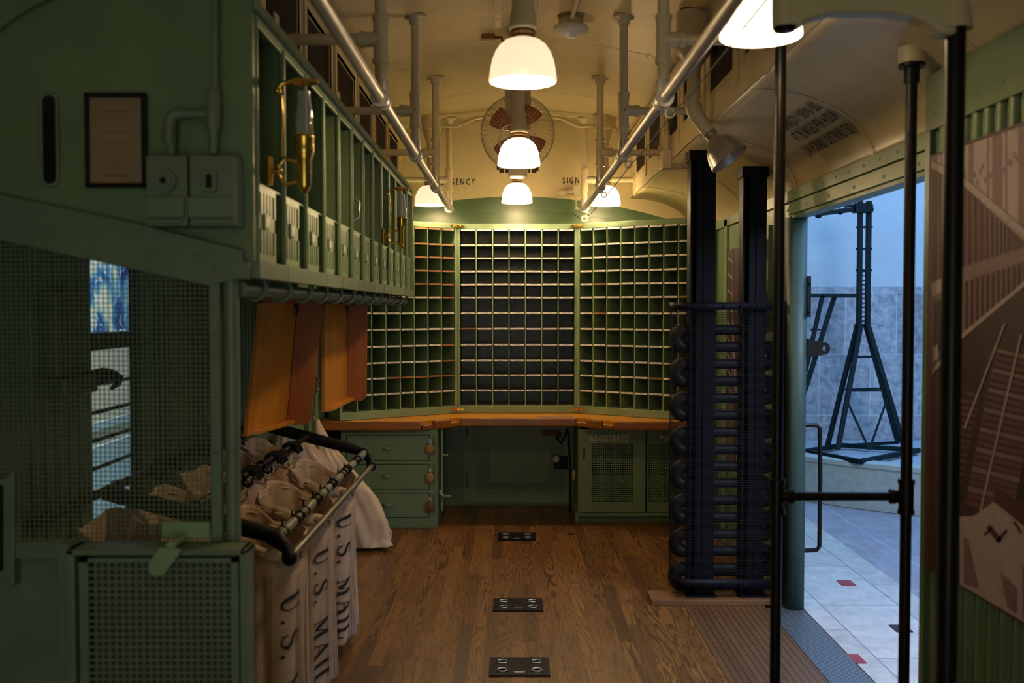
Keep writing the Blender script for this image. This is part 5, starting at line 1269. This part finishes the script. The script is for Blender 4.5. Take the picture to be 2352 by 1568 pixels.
# ================================================================== folded wooden trays under the overhead cabinet
def make_tray(label, pn, pf, Yn, Yf):
    # pn/pf: pixel x of the back board top and bottom at the near / far end
    t = thing('wooden_tray', label, 'tray', (PY(pf[0], 800, Yf).x, Yf, 1.13), 'folded trays under the overhead cabinet')
    zt, zb = 1.745, 1.13
    xt0, xb0, xt1, xb1 = PY(pn[0], 700, Yn).x, PY(pn[1], 1000, Yn).x, PY(pf[0], 700, Yf).x, PY(pf[1], 975, Yf).x
    th = .018
    mb = MB(); mb.hexa([(xb0-th,Yn,zb),(xb0,Yn,zb),(xb1,Yf,zb),(xb1-th,Yf,zb),(xt0-th,Yn,zt),(xt0,Yn,zt),(xt1,Yf,zt),(xt1-th,Yf,zt)]); mb.build('tray_board', M['orange_wood'], t)
    mb = MB(); mb.hexa([(xb0,Yn,zb),(xb0+.035,Yn+.05,zb),(xb1+.045,Yf-.02,zb+.004),(xb1,Yf-.02,zb+.004),(xb0,Yn,zb+.022),(xb0+.035,Yn+.05,zb+.022),(xb1+.045,Yf-.02,zb+.026),(xb1,Yf-.02,zb+.026)]); mb.build('front_lip', M['orange_wood'], t, bevel=.004)
    wd = .122; R = .045; sl = (xt1-xb1)/(zt-zb); f = lambda z: xb1 + sl*(z-zb)
    pts = [(f(zt), zt), (f(zb+.0), zb)]
    pts += [(f(zb)+wd-R+R*math.sin(a), zb+R-R*math.cos(a)) for a in [PI/2*k/8 for k in range(9)]]
    pts += [(f(zt)+wd, zt)]
    mb = MB(); mb.prism([(x, Yf-.018, z) for x, z in pts], (0, .018, 0)); mb.build('end_board', M['red_wood'], t, bevel=.003)
    mb = MB(); mb.hexa([(xt0-th,Yn,zt-.02),(xt0+.0,Yn,zt-.02),(xt1+wd,Yf,zt-.02),(xt1-th,Yf,zt-.02),(xt0-th,Yn,zt),(xt0+.0,Yn,zt),(xt1+wd,Yf,zt),(xt1-th,Yf,zt)]); mb.build('top_board', M['red_wood'], t)
    x = xt1-.005; mb = MB(); mb.box((x, Yf-.06, zt-.045), (x+.012, Yf-.045, zt-.02)); mb.tube([(x+.018*math.cos(a)*.5, Yf-.05, zt-.055+.018*math.sin(a)) for a in [2*PI*k/12 for k in range(12)]], .003, 6, closed=True); mb.build('hanging_loop', M['iron'], t)
    return t
make_tray('nearer orange wooden tray folded down, hanging beside the mail bags', (603, 567), (686, 660), 4.43, 4.90)
make_tray('farther orange wooden tray folded down, close to the pigeonholes', (745, 747), (799, 798), 5.48, 6.15)
# things in the dark below the cabinet

# ================================================================== mail bag rack
rk = thing('bag_rack', 'black iron mail bag rack with two front pipes and hooks', 'rack', (-1.1, 4.5, .86))
XA, ZA = -.822, .900; XB2, ZB2 = -.77, .838; YN, YFR = 3.46, 5.52
mb = MB(); mb.cyl((XA, YN, ZA), (XA, YFR, ZA), .0155, 16); p_ = mb.build('front_pipe', M['gun'], rk)
for k in range(6):
    y = YN+.06+k*.36; mb = MB(); mb.cyl((XA, y, ZA), (XA, y+.20, ZA), .0185, 16)
    for q in range(12): mb.cyl((XA, y+.01+.016*q, ZA), (XA, y+.017+.016*q, ZA), .0192, 16)
    mb.build('paper_sleeve', M['tape'], p_)
    for q in ((.22, .30) if k < 5 else ()): mb = MB(); mb.cyl((XA, y+q, ZA), (XA, y+q+.022, ZA), .0215, 16); mb.build('collar', M['black'], p_)
mb = MB(); mb.cyl((XB2, YN-.04, ZB2), (XB2, YFR-.09, ZB2), .0150, 16); mb.build('lower_pipe', M['gun'], rk)
for (y, yb) in ((YN, YN-.04), (YFR, YFR-.09)):
    mb = MB(); mb.tube([(-1.42, y, 1.06), (-1.13, y, .985), (-.90, y, .925), (XA, y-.0, ZA)], [.030,.032,.030,.024], 8, sm=True); mb.build('side_arm', M['black'], rk)
    mb = MB(); mb.tube([(XA-.03, y, ZA+.005), (XA, y-.01, ZA), ((XA+XB2)/2+.012, (y+yb)/2, (ZA+ZB2)/2-.002), (XB2, yb, ZB2)], [.026,.030,.022,.026], 12); mb.sphere((XB2, yb, ZB2), .027); mb.sphere((XA, y, ZA), .028); mb.build('end_bracket', M['black'], rk)
for (xm, zm, nmn) in ((-1.135, .992, 'middle_rail'), (-1.42, 1.065, 'wall_rail')):
    mb = MB(); mb.cyl((xm, 2.9 if nmn == 'wall_rail' else YN, zm), (xm, YFR, zm), .016, 12); mb.build(nmn, M['black'], rk)
hooks = []
def hook(x, y, z, s, sz=1.0):
    mb = MB(); pts = [(x, y, z), (x+s*.012*sz, y, z-.022*sz), (x+s*.032*sz, y, z-.034*sz), (x+s*.048*sz, y, z-.022*sz), (x+s*.050*sz, y, z+.004*sz)]
    mb.tube(pts, [.009,.008,.007,.006,.002], 8); mb.cyl((x, y-.012, z), (x, y+.012, z), .022*sz, 14); mb.build('bag_hook', M['black'], rk)
BY = [(3.50, 3.96), (4.08, 4.54), (4.70, 5.18)]
for (a, b) in BY:
    for y in (a+.05, (a+b)/2+.02, b-.04): hook(XA, y, ZA, -1)
    for y in (a+.06, b-.06): hook(-1.135, y, .992, 1); hook(-1.135, y, .992, -1); hook(-1.42, y, 1.065, 1)
for y in (4.30, 4.75, 5.1):
    mb = MB(); mb.box((-1.165, y-.07, .985), (-1.10, y+.07, 1.012))
    for q in range(6): mb.tube([(-1.10, y-.055+.022*q, .99), (-1.085, y-.055+.022*q, .965)], .0035, 6)
    mb.build('hook_comb', M['black'], rk)

# ---- canvas pouches hanging from the rack
def make_bag(label, x0, x1, y0, y1, zt0, zt1, zb, seed, text=None, tdrop=.25, group='canvas mail bags on the rack', striped=True, tsize=.115, tx=0):
    rnd = random.Random(seed); cx, cy = (x0+x1)/2, (y0+y1)/2; hx, hy = (x1-x0)/2, (y1-y0)/2
    ph = [rnd.uniform(0, 6.28) for _ in range(6)]; per = 4*(hx+hy)
    H0 = max(zt0, zt1) - zb
    def sec(u):   # rounded square in [-1,1], u=0 is middle of the +x face, counter-clockwise
        a = 2*PI*u; c, s = math.cos(a), math.sin(a); n_ = 2.9
        r = (abs(c)**n_ + abs(s)**n_)**(-1/n_); return c*r, s*r
    def pt(u, v, off=0.0):
        c, s = sec(u); a = 2*PI*u
        zt = zt0 + (zt1-zt0)*(1+c)/2
        corner = max(0, (abs(c)*abs(s)))**1.5
        sag = .050*(1-corner)*(.8+.2*math.sin(3*a+ph[0])) + .004*math.sin(7*a+ph[1])
        top = zt - .03 - sag
        w_ = 1 - .05*math.sin(PI*min(1, v*1.2)) - .12*v*v
        pinch = -.07*(1-corner)*math.exp(-v*9)*(.4+.6*abs(math.sin(2.5*a+ph[2])))
        fold = (.016+.030*v)*math.sin(9*a+ph[3]+.8*v)*(.35+v) + .007*math.sin(15*a+ph[4]-1.2*v)*math.sin(PI*min(1, v+.12))
        fold *= 1 - .5*math.sqrt(max(0, c))
        if text: du_ = ((u + .5) % 1.0) - .5 + .09; fold *= 1 - .8*math.exp(-(du_/.075)**2)
        z = top + (zb-top)*min(1, v/.93)
        k = w_ + pinch
        if v > .93: q = (v-.93)/.07; k *= math.sqrt(max(.0004, 1-q*q*.999)); z = zb + .0 - .0*q
        rx, ry = hx*k+fold+off, hy*k+fold+off
        z -= .02*math.sin(PI*min(1, max(0, v-.85)/.15))
        return Vector((cx+c*rx*1.0, cy+s*ry, max(z, .012)))
    t = thing('mail_bag', label, 'mail bag', (cx, cy, zb), group)
    mb = MB(); mb.grid(lambda u, v: pt(u, v), 200, 60, cu=True, uv=lambda u, v: (u, v))
    mb.build('bag_body', M['canvas'] if striped else M['canvas_plain'], t, solid=.003)
    mb = MB(); mb.grid(lambda u, v: pt(u, .003+.055*v, .004), 96, 3, cu=True); mb.build('rim_band', M['canvas_plain'], t, solid=.002)
    mb = MB()
    for k in range(12):
        u = (k+.5)/12; c = pt(u, .030, .009); n_ = Vector((sec(u)[0]**3, sec(u)[1]**3, 0)).normalized(); tt = Vector((-n_.y, n_.x, 0))
        mb.tube([c + tt*.009*math.cos(a) + Vector((0,0,.009*math.sin(a))) for a in [2*PI*q/12 for q in range(12)]], .0030, 6, closed=True)
    tag(mb.build('eyelet_row', M['bronze'], t), 'bronze eyelets')
    mb = MB(); mb.tube([pt(k/72, .030+.004*math.sin(k), .012 if (k//3) % 2 else -.004) for k in range(72)], .0035, 6, closed=True); mb.build('drawstring', M['rope'], t)
    if text:
        mb = MB(); xm = pt(0, .5).x
        def fn(a, b):
            # a: downwards, b: round the bag towards the aisle face
            u = (tx + (b - tsize/2)/(2*PI*.185)) % 1.0; z = zt1 - tdrop - a
            v = max(.02, min(.92, (zt1-.06 - z)/(zt1-.06-zb)*.93)); q = pt(u, v, .008); return (q.x, q.y, z)
        serif(mb, text, tsize, fn, wide=.80, gap=.075); mb.build('printed_words', M['stencil'], t)
    return t
XG = -1.125
for i, (a, b) in enumerate(BY):
    lab = ('nearest striped canvas mail bag on the aisle side of the rack', 'middle striped canvas mail bag on the aisle side, between the nearest and farthest', 'farthest striped mail bag on the aisle side, its lettering fully in view')[i]
    make_bag(lab, XG+.035, XA+.035, a, b, .985, .885, .05+.02*i, 10+i, 'U.S. MAIL', (.22,.20,.18)[i], tsize=(.105,.10,.104)[i], tx=(-.092,-.092,-.098)[i])
BY2 = [(3.10, 3.50), (3.55, 4.0), (4.08, 4.5), (4.56, 4.98), (5.03, 5.43)]
for i, (a, b) in enumerate(BY2):
    lab = ('nearest canvas bag on the wall side, low behind the mesh screen', 'second canvas bag on the wall side, seen through the mesh under the window', 'third canvas bag on the wall side of the rack', 'fourth canvas bag on the wall side of the rack', 'farthest canvas bag on the wall side of the rack')[i]
    make_bag(lab, -1.41, XG-.045, a, b, 1.06, .99, .08, 30+i, group='canvas bags on the wall side of the rack')

# ---- loose bags by the drawers
def sack(label, rows, Yc, dep, name='mail_bag', seed=1, group=None, mat='canvas_plain', cord=None, squash=.55):
    t = thing('mail_bag', label, 'mail bag', (PY(*rows[-1][:2], Yc).x, Yc, 0), group)
    rnd = random.Random(seed); ph = [rnd.uniform(0, 6) for _ in range(5)]
    R = []
    for (xc, py, hw) in rows: p = PY(xc, py, Yc); R.append((p.x, max(.004, p.z), hw*Yc/F))
    # smooth the profile
    def at(v):
        f_ = v*(len(R)-1); i = min(len(R)-2, int(f_)); q = f_-i; q = q*q*(3-2*q)*.5+q*.5; return [R[i][k]*(1-q)+R[i+1][k]*q for k in range(3)]
    per = 2*PI*max(r[2] for r in R)
    def fn(u, v):
        x, z, h = at(v); a = 2*PI*u; wr_ = mnoise.noise(Vector((3*math.cos(a)+seed, 3*math.sin(a), v*9)))*.16 + mnoise.noise(Vector((7*math.cos(a), 7*math.sin(a)+seed, v*22)))*.09*(.4+v); h *= 1+wr_*min(1, v*3); f_ = h*(.09*math.sin(4*a+ph[0]+2.5*v)+.06*math.sin(7*a+ph[1]-5*v)*v+.035*math.sin(13*a+ph[2]+9*v)+.03*math.sin(24*v+3*a)*v) ; dy = dep*min(1, h/(.6*max(r[2] for r in R)))
        if v > .93: k = math.sqrt(max(.002, 1-((v-.93)/.07)**2)); 
        else: k = 1
        return (x+(h+f_)*math.cos(a)*k, Yc+(dy+f_)*math.sin(a)*k, z)
    mb = MB(); mb.grid(fn, 64, 44, cu=True, uv=lambda u, v: (u, v)); mb.build('bag_body', M[mat], t)
    if cord:
        for q in cord: mb = MB(); mb.tube([PY(x, y, Yc) for x, y in q], .004, 6); mb.build('cord', M['rope'], t)
    return t
sack('plain white canvas sack slumped on the floor against the drawers', [(728,962,4),(731,985,12),(738,1010,20),(748,1040,30),(768,1080,42),(792,1120,54),(812,1160,60),(826,1195,62),(836,1226,62),(842,1246,58),(846,1254,52)], 7.0, .13, seed=3, cord=[[(720,955),(722,968),(726,1000)],[(720,955),(728,970),(740,985)]])
sack('striped canvas bag hanging behind the rack near the white sack', [(690,1000,14),(700,1030,26),(715,1060,38),(730,1100,48),(740,1150,54),(745,1200,54),(745,1250,50),(745,1262,30)], 6.55, .12, seed=5, mat='canvas')
sack('gathered canvas bag with knotted cords hanging under the nearer tray', [(655,985,22),(658,1010,30),(662,1045,40),(668,1090,52),(670,1160,58),(670,1230,56),(670,1290,40)], 6.1, .14, seed=8, cord=[[(672,975),(678,1000),(690,1015)],[(640,990),(650,1000),(655,1012)]])
mb = MB(); c = PY(726, 882, 6.3)
for k in range(9): mb.sphere((c.x+.012*math.sin(k*2.3), 6.3+.01*math.cos(k), c.z+.012*k-.05), .012, 8)
mb.tube([(c.x, 6.3, c.z+.05), (c.x+.01, 6.3, 1.892)], .004, 6); tag(mb.build('knotted_cord', M['rope']), 'knotted white cord hanging between the two wooden trays', 'cord')
